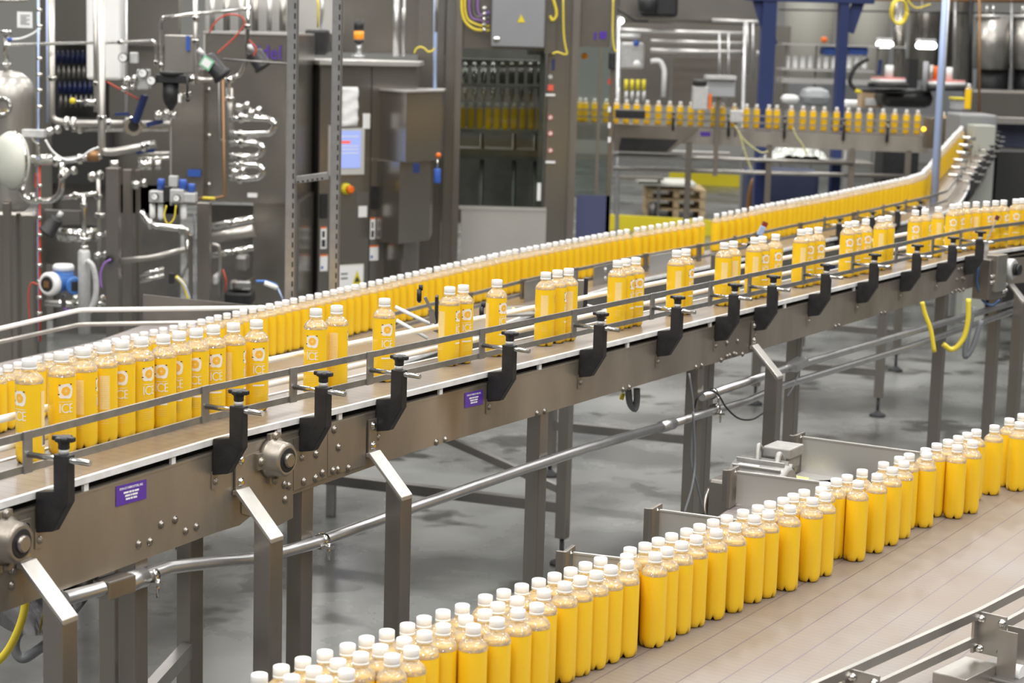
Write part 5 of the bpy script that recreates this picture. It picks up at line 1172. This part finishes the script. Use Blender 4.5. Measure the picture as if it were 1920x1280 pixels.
# ------------------------------------------------------------------ filler enclosure
Y=17.0
fe=T('filler_machine','large stainless filler enclosure with glass window and printed control columns','machine',1000,600,Y)
def part_box(nm,x0,x1,y0,y1,Yf,dep,mat,floor=False,bev=0.): mb=MB(); boxq(mb,x0,x1,y0,y1,Yf,dep,floor=floor); return mb.build(nm,mat,fe,bevel=bev)
for x0,x1 in ((779,829),): part_box('side_panel',x0,x1,-20,620,Y+.2,.5,PANEL,True)
part_box('corner_post',830,861,-20,640,Y,.12,PANEL,True,.01); part_box('corner_post',850,861,-20,640,Y-.06,.06,STEELM,True)
part_box('upper_panel',560,860,-20,100,Y+.35,.3,PANEL)
part_box('head_panel',862,1022,-20,92,Y+.02,.6,PANEL)
part_box('wide_post',1021,1078,-20,640,Y,.14,PANEL,True,.01); part_box('post_edge',1066,1079,-20,640,Y-.05,.05,STEELM,True)
part_box('kick_panel',862,1021,392,640,Y-.02,.04,PANELL,True)
part_box('window_frame',860,1024,388,394,Y-.03,.05,PANELL)
part_box('back_panel',840,1072,80,420,Y+2.2,.05,STEELD)
part_box('inner_side',1010,1018,90,400,Y+.1,2.0,STEELD)
mb=MB(); boxq(mb,862,1020,92,392,Y+.04,.006); o=mb.build('glass_pane',GLASS,fe)
# upper right glass side
a=Q(1082,200,Y+.0); 
part_box('head_panel',1079,1146,-20,88,Y+.05,.5,PANEL)
mb=MB(); boxq(mb,1080,1143,88,372,Y+.06,.006); mb.build('glass_pane',GLASS,fe)
part_box('corner_post',1139,1147,-20,640,Y,.05,PANEL,True)
part_box('mullion',1119,1125,90,370,Y+.04,.03,STEELM)
part_box('blue_lower_panel',1077,1139,366,640,Y+.0,.03,pm('blue_tinted_panel',(.07,.08,.16),.3),True)
part_box('logo',1114,1118,60,75,Y+.04,.01,PURP); part_box('logo',1124,1137,59,73,Y+.04,.01,PURP)
mb=MB(); 
cbx=T('junction_box','bluish steel control box with a yellow triangle over the filler window','control box',981,88,Y-.15)
mb=MB(); boxq(mb,922,1022,-20,88,Y-.18,.18); mb.build('box_body',PANELL if False else pm('bluish_panel',(.40,.41,.44),.35,.7,var=.05,scale=2),cbx,bevel=.008)
mb=MB(); t_=[Q(970,42,Y-.19),Q(985,42,Y-.19),Q(977,27,Y-.19)]; mb.add(t_,[(0,1,2)]); mb.build('yellow_triangle',YEL,cbx)
mb=MB(); bolt(mb,Q(931,75,Y-.18),(0,-1,0),.02); mb.build('latch',CHROME,cbx)
part_box('box_post',1022,1042,-20,100,Y-.1,.1,PANEL)
for i_,(x,m,w_) in enumerate(((866,YELT,5),(872,YELT,4),(880,VIOL,3),(888,STEELD,3),(896,VIOL,3))):
    mb=MB(); tq(mb,[(x,-10),(x,18),(x+6,40-i_*3),(x+22,54-i_*8),(908,57-i_*8),(918,57-i_*8)],w_,Y-.1,sm=True,seg=8); one('filler_cable','%s cable curving into the left of the control box'%('outer yellow','second yellow','outer violet','dark','inner violet')[i_],'cable',mb,m)
for i_ in range(5):
    mb=MB(); disc(mb,905,16+i_*10,4,Y-.12,.03,ax=(1,0,0)); one('cable_gland','steel cable gland, %s from the top left of the control box'%ORD[i_],'gland',mb,CHROME,'cable glands of the control box')
mb=MB(); tq(mb,[(1036,-5),(1042,15),(1043,30),(1036,38),(1031,30)],5,Y-.15,sm=True,seg=8); one('yellow_cable','tied yellow cable loop at the right edge of the control box','cable',mb,YELT)
for i_,(y,m,r) in enumerate(((120,NAVY,0),(144,LGRAY,4),(164,RED,0),(178,PAPER,0),(220,PAPER,5),(250,PAPER,5),(282,PAPER,5),(304,PAPER,0))):
    mb=MB(); nm=['blue strip','small keyhole','red square sticker','white strip','uppermost round prohibition sticker','middle round prohibition sticker','lowest round prohibition sticker','lower white strip'][i_]
    if r: disc(mb,1032,y,r,Y-.01,.006)
    elif m is NAVY: boxq(mb,1035,1040,111,131,Y-.02,.01)
    elif m is RED: boxq(mb,1027,1038,159,170,Y-.02,.01)
    else: boxq(mb,1023,1041,y-2,y+2,Y-.02,.01)
    o=mb.build('column_sticker',pm('sticker_red',(.75,.12,.07),.5) if m is RED else m,fe)
    if r==5: mb=MB(); mb.lathe([(S(5,Y),0),(S(3.6,Y),.0)],Q(1032,y,Y-.018),(0,-1,0),20,caps=False); mb.bar(Q(1029,y-3,Y-.018),Q(1035,y+3,Y-.018),.006,.002); mb.build('red_ring',RED,o)
for y,m in ((153,'red'),(205,'w'),(235,'w'),(262,'w')): 
    mb=MB(); boxq(mb,1140,1145,y-5,y+5,Y-.02,.01); mb.build('column_sticker',RED if m=='red' else PAPER,fe)
mb=MB(); boxq(mb,1007,1014,343,376,Y-.0,.01); mb.build('white_tag',PAPER,fe)
# inside the filler: nozzles and hanging bottles
carousel=T('filling_carousel','dark carousel with steel filling nozzles behind the filler window','carousel',940,190,Y+.8)
mb=MB(); boxq(mb,845,1012,160,163,Y+.75,.3); boxq(mb,845,1012,112,124,Y+.8,.5); mb.build('nozzle_ring',STEELM,carousel)
for k in range(9):
    x=872+k*17.5; mb=MB(); cylq(mb,x,128,157,11,Y+.75); cylq(mb,x,165,190,9,Y+.75,prof=[(.6,0),(.6,.3),(1,.45),(1,1)]); cylq(mb,x,116,126,13,Y+.8,prof=[(1,0),(.9,.5),(.5,1)]); mb.build('filling_nozzle',CHROME if k<4 else STEELM,carousel)
pN=proto(12)
for k in range(10):
    p=Q(866+k*16.2,243,Y+.75); place_bottle(pN,p,0,'bottle under the filling nozzles, %s from the left in the window'%ORD[k],'bottles hanging in the filler window')
mb=MB(); boxq(mb,850,1012,243.5,249,Y+.6,.4); o=mb.build('star_wheel',STEELD,carousel); mb=MB(); boxq(mb,850,1012,280,300,Y+.9,.4); mb.build('lower_ring',STEELD,carousel)
for x in (900,960,1000): mb=MB(); cylq(mb,x,250,640,9,Y+1.0); mb.build('column',STEELD,carousel)
mb=MB(); boxq(mb,988,1022,94,103,Y+.5,.1); mb.build('light_fitting',PANELL,carousel)
mb=MB(); c=Q(1096,105,Y+.3); mb.ball(c,.03); o=one('small_lamp','tiny amber lamp behind the right glass of the filler','lamp',mb,AMBER)
# infeed sensors right of the filler
for i_,(x,y0,y1,w_,m) in enumerate(((1148,88,130,12,BLACK),)):
    mb=MB(); boxq(mb,x-6,x+6,y0+10,y1,Y-.1,.1); one('black_sensor','black sensor at the right corner of the filler glass','sensor',mb,m,bevel=.01)
# ------------------------------------------------------------------ pipe rack and equipment behind the far line
Y=24.0
def pipe2(label,pts,w,YY=Y,mat=STEEL,fr=0,cat='pipe',nm='rack_pipe'):
    mb=MB(); tq(mb,pts,w,YY,fr=fr); return one(nm,label,cat,mb,mat)
pipe2('bright horizontal rail at the top of the pipe rack',[(1163,57),(1392,64)],9,mat=PANELL)
pipe2('second rail of the pipe rack',[(1220,77),(1392,82)],7,mat=PANELL)
pipe2('third rail of the pipe rack',[(1220,95),(1392,99)],9,mat=PANELL)
pipe2('short white pipe under the top rail at left',[(1163,67),(1200,68)],9,mat=WHITEP)
pipe2('upper rail right of the rack',[(1335,38),(1435,42)],7,mat=PANELL); pipe2('lower pipe stub right of the rack',[(1418,100),(1436,101)],10,mat=PANELL)
pipe2('white bent duct dropping behind the bottles',[(1220,115),(1238,113),(1246,130),(1244,182)],9,Y,WHITEP,12,'duct')
pipe2('left upright of the pipe rack',[(1160,30),(1155,640)],8,Y,GALV,nm='rack_upright',cat='upright'); pipe2('right upright of the pipe rack',[(1397,40),(1385,560)],7,Y,GALV,nm='rack_upright',cat='upright')
pipe2('upright directly left of the blue column',[(1433,60),(1425,200)],4,Y,GALV,nm='rack_upright',cat='upright')
for k,(x,y0,y1) in enumerate(((1349,62,190),(1366,62,190),(1412,42,150),(1401,42,140))): pipe2('thin hanging tube in the pipe rack, %s from the left'%ORD[k],[(x,y0),(x,y1)],4,Y-.1,GALV,nm='hanging_tube',cat='tube')
mb=MB(); mb.ball(Q(1164,39,Y),S(6,Y)); one('round_lamp','round bright lamp at the left end of the rack','lamp',mb,TUBEL)
mb=MB(); boxq(mb,1165,1208,80,130,Y+.2,.3); one('valve_cabinet','pale clutter box with dials below the rack at left','box',mb,LGRAY,bevel=.03)
for k in range(4):
    mb=MB(); cylq(mb,1174+k*11,149,170,7,Y-.1); o=T('pneumatic_valve','yellow-topped valve, %s of four right of the filler'%ORD[k],'valve',1174+k*11,195,Y-.1,'yellow-topped valves'); mb.build('yellow_top',YEL,o); mb=MB(); cylq(mb,1174+k*11,170,192,6,Y-.1); mb.build('valve_stem',LGRAY,o)
mb=MB(); mb.ball(Q(1194,120,Y-.1),S(7,Y)); one('white_indicator','white round knob above the yellow-topped valves','knob',mb,WHITEP)
mb=MB(); mb.ball(Q(1193,81,Y-.1),S(6,Y)); one('blue_indicator','blue round knob on the pale clutter box','knob',mb,BLUEP)
mb=MB(); boxq(mb,1155,1440,-20,45,Y+1,.5); one('overhead_machine','dark grey overhead machine body above the pipe rack','machine',mb,PANEL,bevel=.05)
mb=MB(); boxq(mb,1200,1272,-20,32,Y-.3,.5); cylq(mb,1215,-5,25,36,Y-.3); one('overhead_motor','black motor hanging at the top above the rack','motor',mb,BLACK,bevel=.04)
pipe2('black cable sagging left of the overhead motor',[(1155,15),(1175,28),(1190,38),(1215,40)],5,Y-.5,BLACK,nm='black_cable',cat='cable')
mb=MB(); boxq(mb,1260,1380,108,200,Y+1.2,.3); one('grey_tank','dark ribbed tank behind the rack','tank',mb,PANEL)
cs=T('inspection_camera','grey inspection camera housing over the far bottles with a black cap','camera',1315,205,19.4)
mb=MB(); boxq(mb,1299,1328,162,206,19.4,.15); mb.build('camera_body',LGRAY,cs,bevel=.01); mb=MB(); boxq(mb,1300,1326,149,161,19.38,.17); mb.build('black_cap',BLACK,cs,bevel=.02)
mb=MB(); boxq(mb,1327,1379,148,182,19.7,.25); mb.build('control_head',GRAYP,cs,bevel=.01); mb=MB(); boxq(mb,1325,1381,142,149,19.65,.3); mb.build('head_lid',LGRAY,cs); mb=MB(); boxq(mb,1340,1348,182,330,19.8,.05); mb.build('camera_post',STEELM,cs)
mb=MB(); boxq(mb,1329,1334,176,205,19.38,.02); mb.build('orange_strip',ORG,cs)
mb=MB(); boxq(mb,1155,1210,206,222,19.5,.2); one('black_drive','black drive block in front of the first far bottles','drive',mb,BLACK,bevel=.01)
# dark chute and rails under the far line
ch=T('steel_chute','dark triangular steel chute under the far conveyor','chute',1210,290,19.9); p=[Q(1152,232,19.9),Q(1310,240,19.9),Q(1255,287,19.9),Q(1152,283,19.9)]; mb=MB(); mb.prism(p,(0,.3,0)); mb.build('chute_body',STEELM,ch); mb=MB(); p=[Q(1165,258,19.88),Q(1272,262,19.88),Q(1250,284,19.88),Q(1160,282,19.88)]; mb.prism(p,(0,.01,0)); mb.build('dark_opening',DARK,ch)
for (x,y,l) in ((1260,285,'below the chute'),):
    mb=MB(); boxq(mb,x-5,x+110,y,y+10,20.6,.2); one('steel_tray','bright steel tray %s'%l,'tray',mb,PANELL)
# pallets, barriers
def slats(label,x0,x1,y0,Y_,n,group=None):
    o=T('wooden_pallet',label,'pallet',(x0+x1)/2,y0+20,Y_,group); a,b,c,d=rectw(x0,x1,y0,y0+14,Y_)
    for k in range(n):
        mb=MB(); z0=.0+k*.14
        for q in (0,.5,1): mb.box(a+(b-a)*.9*q,a+(b-a)*(.9*q+.1),Y_,Y_+1.0,z0,z0+.1)
        for j in range(5): mb.box(a,b,Y_+.21*j,Y_+.21*j+.15,z0+.1,z0+.125)
        mb.build('pallet_layer',WOOD,o)
slats('stack of wooden pallets on the floor behind the lower line',1215,1325,322,28.0,3)
mb=MB(); a,b,c,d=rectw(1212,1318,305,322,28.0); mb.box(a-.1,b-.1,27.8,28.9,.46,.50); one('cardboard_sheet','pale sheet lying on the pallet stack','sheet',mb,CREAM)
def barrier(label,x0,y0,x1,y1):
    p0,p1=P(x0,y0,0),P(x1,y1,0); o=thing('floor_barrier',label,'barrier',(p0+p1)/2); mb=MB(); mb.bar(p0+Z*.10,p1+Z*.10,.08,.20); mb.build('barrier_beam',YEL,o); return o
barrier('long yellow floor barrier behind the bottle row right of the filler',1135,430,1345,442); barrier('yellow floor barrier beside the pallets',1255,343,1425,352)
tb_=T('low_table','low dark steel table between filler and pallets','table',1210,400,22.0); mb=MB(); a=P(1175,410,0); mb.box(a.x-.2,a.x+.5,a.y,a.y+.5,.55,.58); mb.build('table_top',STEELM,tb_); 
for dx in (-.15,.45): mb=MB(); mb.box(a.x+dx-.02,a.x+dx+.02,a.y+.2,a.y+.24,0,.55); mb.build('leg',STEELD,tb_)
mb=MB(); mb.cyl(P(1223,408,0),P(1223,408,0)+Z*.22,.06); one('steel_bollard','short dark cylinder on the floor near the yellow barrier','bollard',mb,STEELD)

# ------------------------------------------------------------------ small gear standing between the raised and the lower conveyor
da=T('divert_arm','white diagonal guide rods on a black bracket behind the raised conveyor','guide arm',820,640,6.7)
for (x0,y0,x1,y1) in ((741,575,828,618),(743,600,802,634)): mb=MB(); tq(mb,[(x0,y0),(x1,y1)],7,6.7); mb.build('guide_rod',WHITEP,da)
mb=MB(); boxq(mb,815,821,556,612,6.72,.05); mb.build('black_plate',BLACK,da,bevel=.003)
mb=MB(); mb.bar(Q(797,557,6.68),Q(808,580,6.68),.02,.01); mb.bar(Q(808,580,6.68),Q(812,606,6.68),.02,.01); mb.build('steel_bracket',STEEL,da)
def arm_to(px,py,YY): q=Q(px,py,YY); s_,n_=PA.loc(q); return q, PA.at(s_,-.25,ZA-.10)
mb=MB(); mb.bar(*arm_to(818,612,6.74),.03,.03); mb.build('support_arm',STEELM,da)
def eye(label,x,y,YY):
    o=T('photo_eye',label,'sensor',x,y,YY); mb=MB(); cylq(mb,x,y-14,y+8,9,YY); cylq(mb,x+3,y-22,y-12,8,YY); mb.build('eye_body',BLACK,o); mb=MB(); cylq(mb,x,y+7,y+11,6,YY); mb.build('blue_lens',BLUEP,o); return o
eye('black photo-eye with blue tip beside the white diagonal rods',786,556,6.66); eye('black photo-eye behind the single bottle, low by the white rails',903,588,6.75)
br=T('steel_bracket','rounded steel bracket with a black edge behind the three printed bottles','bracket',1092,576,7.6); mb=MB(); boxq(mb,1082,1095,524,575,7.6,.01); mb.build('bracket_plate',STEEL,br,bevel=.004); mb=MB(); boxq(mb,1095,1102,522,577,7.6,.05); mb.build('black_edge',BLACK,br)
mb=MB(); mb.bar(*arm_to(1096,577,7.62),.03,.03); mb.build('support_arm',STEELM,br)
b2=T('brown_bracket','small brown-grey upright bracket left of the black clamp, between the conveyors','bracket',1338,515,9.2); mb=MB(); boxq(mb,1333,1342,478,514,9.2,.02); boxq(mb,1326,1347,512,518,9.19,.06); mb.build('bracket_plate',STEELM,b2)
pe=T('photo_eye','pale blue sensor with dark red tip above the lower conveyor rail','sensor',1428,442,10.6); mb=MB(); mb.bar(Q(1423,441,10.6),Q(1432,424,10.6),.03,.03); mb.build('sensor_body',LBLUE,pe,bevel=.004); mb=MB(); mb.bar(Q(1432,424,10.6),Q(1436,416,10.6),.028,.028); mb.build('red_tip',pm('dark_red',(.25,.03,.02),.4),pe)
sp=T('steel_shelf','steel shelf plate with a yellow-green sticker behind the raised conveyor','shelf',965,585,7.6); p=[P(925,575,1.25),P(1000,572,1.25),P(1010,588,1.25),P(930,592,1.25)]; mb=MB(); mb.prism(p,(0,0,-.01)); mb.build('shelf_plate',STEEL,sp); p=[P(960,577,1.2505),P(984,576,1.2505),P(986,581,1.2505),P(962,583,1.2505)]; mb=MB(); mb.prism(p,(0,0,.001)); mb.build('sticker',MATS['pale_yellow_sticker'],sp)
q_=P(968,582,1.24); s_,n_=PA.loc(q_); mb=MB(); mb.bar(q_,PA.at(s_,-.25,ZA-.12),.03,.03); mb.build('support_arm',STEELM,sp)
# ------------------------------------------------------------------ blue steel columns
Y=21.5
def bcol(label,x,w_,y1,braces):
    o=T('blue_column',label,'column',x,y1,Y); c=Q(x,100,Y); r=S(w_,Y)/2; mb=MB(); mb.box(c.x-r,c.x+r,Y,Y+.2,0,3.4); mb.build('column_shaft',NAVY,o)
    for (xa,ya,xb,yb) in braces: mb=MB(); mb.bar(Q(xa,ya,Y+.1),Q(xb,yb,Y+.1),S(16,Y),.12); mb.build('brace',NAVY,o)
bcol('navy steel column with a diagonal brace, left one at top',1440,26,560,((1416,-20,1447,85),)); bcol('navy steel column with a diagonal brace, right one behind the bottles',1580,17,560,((1618,-20,1590,60),))
mb=MB(); a,b,c,d=rectw(1400,1640,-20,4,Y); mb.box(a,b,Y-.02,Y+.2,c,d); one('blue_beam','navy crossbeam at the very top joining the columns','beam',mb,NAVY)
bp=T('blue_conduit_pole','pale blue conduit pole rising from the lower conveyor in front of the climbing bottles','pole',1750,380,14.9); mb=MB(); c=Q(1757,250,14.9); mb.tube([Vector((c.x,14.9,1.12)),Vector((c.x,14.9,3.4))],S(12,14.9)/2); mb.build('pole_tube',LBLUE,bp); mb=MB(); mb.tube([Vector((c.x+.035,14.95,1.12)),Vector((c.x+.035,14.95,3.4))],S(7,14.9)/2); mb.build('grey_tube',GALV,bp)
# vats in the rear
def vat(label,x0,x1,y0,y1,YY,mat):
    mb=MB(); w_=x1-x0; cylq(mb,(x0+x1)/2,y0,y1,w_,YY,seg=40,prof=[(1,0),(1,.97),(.97,1)]); return one('storage_vat',label,'vat',mb,mat)
VATM=pm('pale_vat_steel',(.66,.65,.58),.5,.1,var=.05,scale=1)
vat('pale storage vat between the navy columns',1470,1562,-20,150,34,VATM); vat('pale storage vat right of the right navy column',1585,1668,-20,150,34,VATM)
vat('dark storage vat behind the yellow hose coil',1705,1762,20,150,33,PANEL)
vat('grey storage vat right of the pole',1775,1822,-20,170,33,PANEL); 
for i_,(x0,x1) in enumerate(((1828,1893),(1895,1960))):
    o=T('chrome_tank','polished chrome tank with bright streak, %s at the right edge'%('left one' if i_==0 else 'right one'),'tank',x0+30,240,30)
    mb=MB(); cylq(mb,(x0+x1)/2,32,130,x1-x0,30,seg=40); mb.build('tank_shell',STEEL,o); mb=MB(); cylq(mb,(x0+x1)/2,120,200,x1-x0-6,30.1,seg=32); mb.build('tank_base',BLACK,o)
    mb=MB(); cylq(mb,(x0+x1)/2,28,34,x1-x0+2,30); mb.build('tank_rim',PANELL,o); mb=MB(); cylq(mb,x0+22,10,30,4,30); cylq(mb,x0+34,10,30,4,30); mb.build('tank_nozzle',CHROME,o)
for i_,(x,w_,y1,m,l) in enumerate(((1686,22,190,PANEL,'grey pillar under the yellow hose coil'),(1819,9,160,BLACK,'slim black hanging post at right'),(1836,5,255,COPPER,'brown hanging rod at right'),(1790,6,150,GALV,'grey pipe right of the blue pole'),(1728,5,70,STEELM,'thin dark pipe above the right bright lamp'),(1896,5,210,GALV,'thin pale pipe between the chrome tanks'))):
    mb=MB(); YY=20.5 if m in (COPPER,) else 27; tq(mb,[(x+1,-20),(x,y1)],w_,YY); one('hanging_pole',l,'pole',mb,m)
mb=MB(); tq(mb,[(1460,18),(1920,26)],3,27); one('thin_cable_run','thin black cable stretched across the top right','cable',mb,BLACK)
mb=MB(); tq(mb,[(1640,-2),(1925,2)],7,27); one('red_brown_pipe','red-brown pipe along the very top right','pipe',mb,COPPER)
# yellow hose coil
yc=T('hose_coil','yellow hose coil hanging at the top right','hose',1685,45,20.0)
for k in range(4):
    mb=MB(); c=Q(1684+k*1.2,20+k,20.0-.02*k); pts=[c+Vector((S(14,20)*math.cos(a*math.pi/12),.01*math.sin(a),S(22,20)*math.sin(a*math.pi/12))) for a in range(25)]; mb.tube(pts,.011,seg=8); mb.build('hose_loop',YELT,yc)
mb=MB(); tq(mb,[(1700,-5),(1708,8),(1720,15),(1745,8)],3,20.0,sm=True); mb.build('hose_tail',YELT,yc)
# bright low-bay lamps hanging at the rear
for l,x0,x1,y0,y1 in (('left',1648,1677,77,90),('right',1723,1758,79,92)):
    o=T('low_bay_lamp','bright white lamp hanging at the rear, %s one'%l,'lamp',(x0+x1)/2,y1,28); mb=MB(); boxq(mb,x0,x1,y0,y1,28,.3); mb.build('lamp_lens',TUBEL,o,bevel=.05); mb=MB(); boxq(mb,x0+3,x1-3,y0-6,y0,28,.3); mb.build('lamp_housing',PAPER,o)
# packing counters with jars and bins
ct=T('packing_counter','long steel counter with shelves between the navy columns','counter',1550,250,26)
for (x0,x1,y0,y1) in ((1466,1700,84,87),(1466,1640,130,134),(1466,1660,148,158)): mb=MB(); boxq(mb,x0,x1,y0,y1,26,.6); mb.build('shelf_board',PANELL,ct)
for x in (1468,1525,1640): mb=MB(); boxq(mb,x,x+3,84,300,26.1,.05,floor=True); mb.build('shelf_post',STEELM,ct)
k=0
for r_,(yb,n_) in enumerate(((129,11),)):
    for j in range(n_):
        x=1476+j*14.5
        mb=MB(); cylq(mb,x,104,129,11,26.2,prof=[(1,0),(1,.25),(.9,.3),(1,.35),(1,.6),(.9,.65),(1,.7),(1,.9),(.6,1)],seg=14); one('white_jar','ribbed white jar on the rear counter, %s from the left'%ORD[j],'jar',mb,WHITEP,'white jars on the rear counter')
for i_,(x0,x1) in enumerate(((1545,1568),(1592,1628))): mb=MB(); boxq(mb,x0,x1,88,103,26.1,.4); one('blue_bin','blue bin on the rear counter shelf, %s'%('left one','wide right one')[i_],'bin',mb,BLUEP,bevel=.02)
mb=MB(); boxq(mb,1540,1552,69,80,25.9,.1); one('orange_item','small orange thing on the upper counter shelf','item',mb,ORG,bevel=.03)
mb=MB(); boxq(mb,1506,1560,165,200,24,.5); one('grey_motor_housing','rounded dark motor housing behind the bottles','motor housing',mb,GRAYP,bevel=.12)
mb=MB(); boxq(mb,1469,1500,178,195,22.5,.3); one('pale_sensor','pale white sensor block behind the bottles left','sensor',mb,WHITEP,bevel=.05)
mb=MB(); boxq(mb,1585,1660,190,204,22.5,.5); one('white_bundle','white wrapped bundle behind the bottles','bundle',mb,PAPER,bevel=.03)
cbx_=T('cardboard_box','brown cardboard box with white label behind the bottles','box',1636,202,22.0); mb=MB(); boxq(mb,1616,1656,174,202,22.0,.3); mb.build('carton',CARD,cbx_); mb=MB(); boxq(mb,1623,1643,184,198,21.99,.01); mb.build('white_label',PAPER,cbx_)
# rotary labeller
lb=T('rotary_labeller','black rotary labeller with red and white turntables','machine',1720,330,21.5)
mb=MB(); boxq(mb,1655,1752,168,202,21.5,.9); mb.build('black_body',BLACK,lb,bevel=.08)
for x0,x1,y in ((1632,1698,148),(1732,1810,153)):
    mb=MB(); cylq(mb,(x0+x1)/2,y,y+7,x1-x0,21.5,seg=32); mb.build('white_turntable',WHITEP,lb); mb=MB(); cylq(mb,(x0+x1)/2,y-3,y+1,x1-x0-2,21.5,seg=32); mb.build('red_rim',pm('pink_red',(.7,.25,.22),.5),lb); mb=MB(); cylq(mb,(x0+x1)/2,y+8,y+16,x1-x0+10,21.5,seg=32); mb.build('black_disc',BLACK,lb)
for x,w_,y0,y1,m in ((1667,16,122,148,WHITEP),(1780,12,126,150,WHITEP),(1754,8,124,150,ORG),(1746,8,122,150,PANELL),(1735,10,115,170,GRAYP)): mb=MB(); cylq(mb,x,y0,y1,w_,21.4); mb.build('label_roll',m,lb)
mb=MB(); mb.bar(Q(1651,112,21.3),Q(1648,140,21.3),.04,.02); mb.build('blue_blade',NAVY,lb)
mb=MB(); tq(mb,[(1628,110),(1608,122),(1596,140),(1594,155),(1604,166),(1630,170),(1700,172),(1760,166)],8,21.4,sm=True); mb.build('black_arc_guard',BLACK,lb)
mb=MB(); tq(mb,[(1604,170),(1615,173)],7,21.3); mb.build('yellow_end',YEL,lb)
mb=MB(); boxq(mb,1702,1720,110,200,22.6,.2); mb.build('machine_post',BLACK,lb)
# equipment at the head of the climb
mb=MB(); boxq(mb,1790,1812,186,205,19.0,.2); gb=one('dark_grey_block','dark grey block with yellow edge left of the lone raised bottle','block',mb,GRAYP)
mb=MB(); boxq(mb,1788,1812,183,186.5,18.98,.22); one('yellow_edge','yellow strip on top of the dark grey block','strip',mb,YEL)
place_bottle(pD,Q(1814,205,18.7),0,'single raised bottle standing above the climb at far right','far bottle')
cbn=T('grey_cabinet','pale grey control cabinet at right beside the climbing bottles','cabinet',1835,360,18.0)
mb=MB(); boxq(mb,1795,1866,215,380,18.3,.6,floor=True); mb.build('cabinet_body',pm('slate_paint',(.22,.225,.23),.5),cbn,bevel=.02); mb=MB(); boxq(mb,1822,1864,235,358,18.0,.3,floor=True); mb.build('pale_door',pm('grey_green_paint',(.36,.37,.33),.5),cbn,bevel=.01)
mb=MB(); 
for k in range(6): 
    mb=MB(); y=258+k*14; x=1815-(k*5); tq(mb,[(x-12,y),(x+14,y+2)],7,17.2-k*.3); one('steel_rod_end','bright rod end beside the climb, %s from the top'%ORD[k],'rod',mb,CHROME,'rod ends beside the climb')
mb=MB(); boxq(mb,1868,1960,285,372,18.5,1.0,floor=True); one('black_cabinet','black open cabinet at the right edge','cabinet',mb,DARK)
mb=MB(); boxq(mb,1860,1960,225,284,19.5,.6); one('dark_conveyor_body','dark blue and grey machine body above the black cabinet','machine',mb,pm('dark_blue_grey',(.06,.07,.13),.5),bevel=.05)
mb=MB(); boxq(mb,1865,1960,222,233,19.2,.3); one('steel_shelf_rail','pale steel rail across the right edge','rail',mb,STEEL)
mb=MB(); boxq(mb,1822,1960,170,222,26,.6); one('rear_machine_base','dark steel machine base under the chrome tanks','machine',mb,PANEL,bevel=.03)
bxx=T('brown_guard_box','brown-grey guard box where the far line meets the climb','guard box',1760,280,19.2)
for x0,x1 in ((1737,1756),(1766,1776)): mb=MB(); boxq(mb,x0,x1,222,278,19.2,.15); mb.build('guard_panel',pm('brown_grey_panel',(.16,.13,.10),.4,.5) if x0==1737 else STEELM,bxx)
mb=MB(); mb.ball(Q(1732,242,19.1),.022); one('amber_lamp','small glowing amber lamp at the right end of the far line','lamp',mb,pm('amber_glow',(.9,.5,.02),.3,emit=(1,.55,.02),estr=2.5))
# under the far line: film heap, steel boxes, person-high items
fl=T('plastic_film_heap','crumpled clear plastic film heap on a table under the far line','plastic film',1500,305,20.8)
random.seed(11); nx,ny=26,10; vs=[]
a,b,c,d=rectw(1440,1562,268,308,20.8)
for j in range(ny):
    for i_ in range(nx):
        u,v_=i_/(nx-1),j/(ny-1); h=(d-c)*math.sin(math.pi*min(1,max(0,u)))**.5*math.sin(math.pi*(.15+.85*v_))*random.uniform(.75,1.05)
        vs.append((a+(b-a)*u+random.uniform(-.01,.01),20.8+.7*v_,c+h))
mb=MB(); mb.add(vs,[(j*nx+i_,j*nx+i_+1,j*nx+nx+i_+1,j*nx+nx+i_) for j in range(ny-1) for i_ in range(nx-1)]); mb.build('film',pm('cloudy_film',(.62,.64,.60),.25,var=.35,scale=9),fl)
mb=MB(); boxq(mb,1440,1640,304,308,20.7,.9); one('film_table','steel table top carrying the plastic film','table',mb,STEEL)
mb=MB(); boxq(mb,1586,1602,272,380,20.2,.2,floor=True); one('white_capped_post','steel post with a pale top under the far line','post',mb,PANELL,bevel=.02)
mb=MB(); boxq(mb,1655,1722,283,330,21.5,.5,floor=True); one('black_bin','black bin under the right part of the far line','bin',mb,BLACK)
mb=MB(); boxq(mb,1400,1535,318,420,22.5,.5,floor=True); one('navy_container','dark navy container behind the packed bottles','container',mb,pm('dark_navy',(.03,.04,.09),.6),bevel=.05)
mb=MB(); tq(mb,[(1405,430),(1404,380),(1410,345),(1420,330)],10,22.3,sm=True); one('brown_hose','brown hose hanging beside the navy container','hose',mb,COPPER)
for i_,pts in enumerate(([(1385,245),(1392,270),(1400,295),(1410,320)],[(1378,235),(1395,262),(1425,285),(1440,284)])):
    mb=MB(); tq(mb,pts,3,19.2,sm=True); one('pale_cable','pale yellow cable drooping from the sensor box, %s'%('straighter one','outer one')[i_],'cable',mb,pm('pale_yellow_cable',(.55,.52,.25),.5) if i_==0 else MATS['pale_yellow_cable'])
mb=MB(); tq(mb,[(1487,240),(1493,255),(1505,272),(1512,290)],3,19.2,sm=True); one('pale_cable','pale yellow cable hanging in front of the far line right of the left navy column','cable',mb,MATS['pale_yellow_cable'])
# hall columns and rear clutter
mb=MB(); boxq(mb,1150,1480,45,200,31,.3); one('rear_partition','grey rear partition behind the pipe rack','partition',mb,PANEL)
mb=MB(); boxq(mb,1465,1960,86,215,36,.3); one('rear_bench','long pale grey bench front at the very back right','bench',mb,GRAYP)
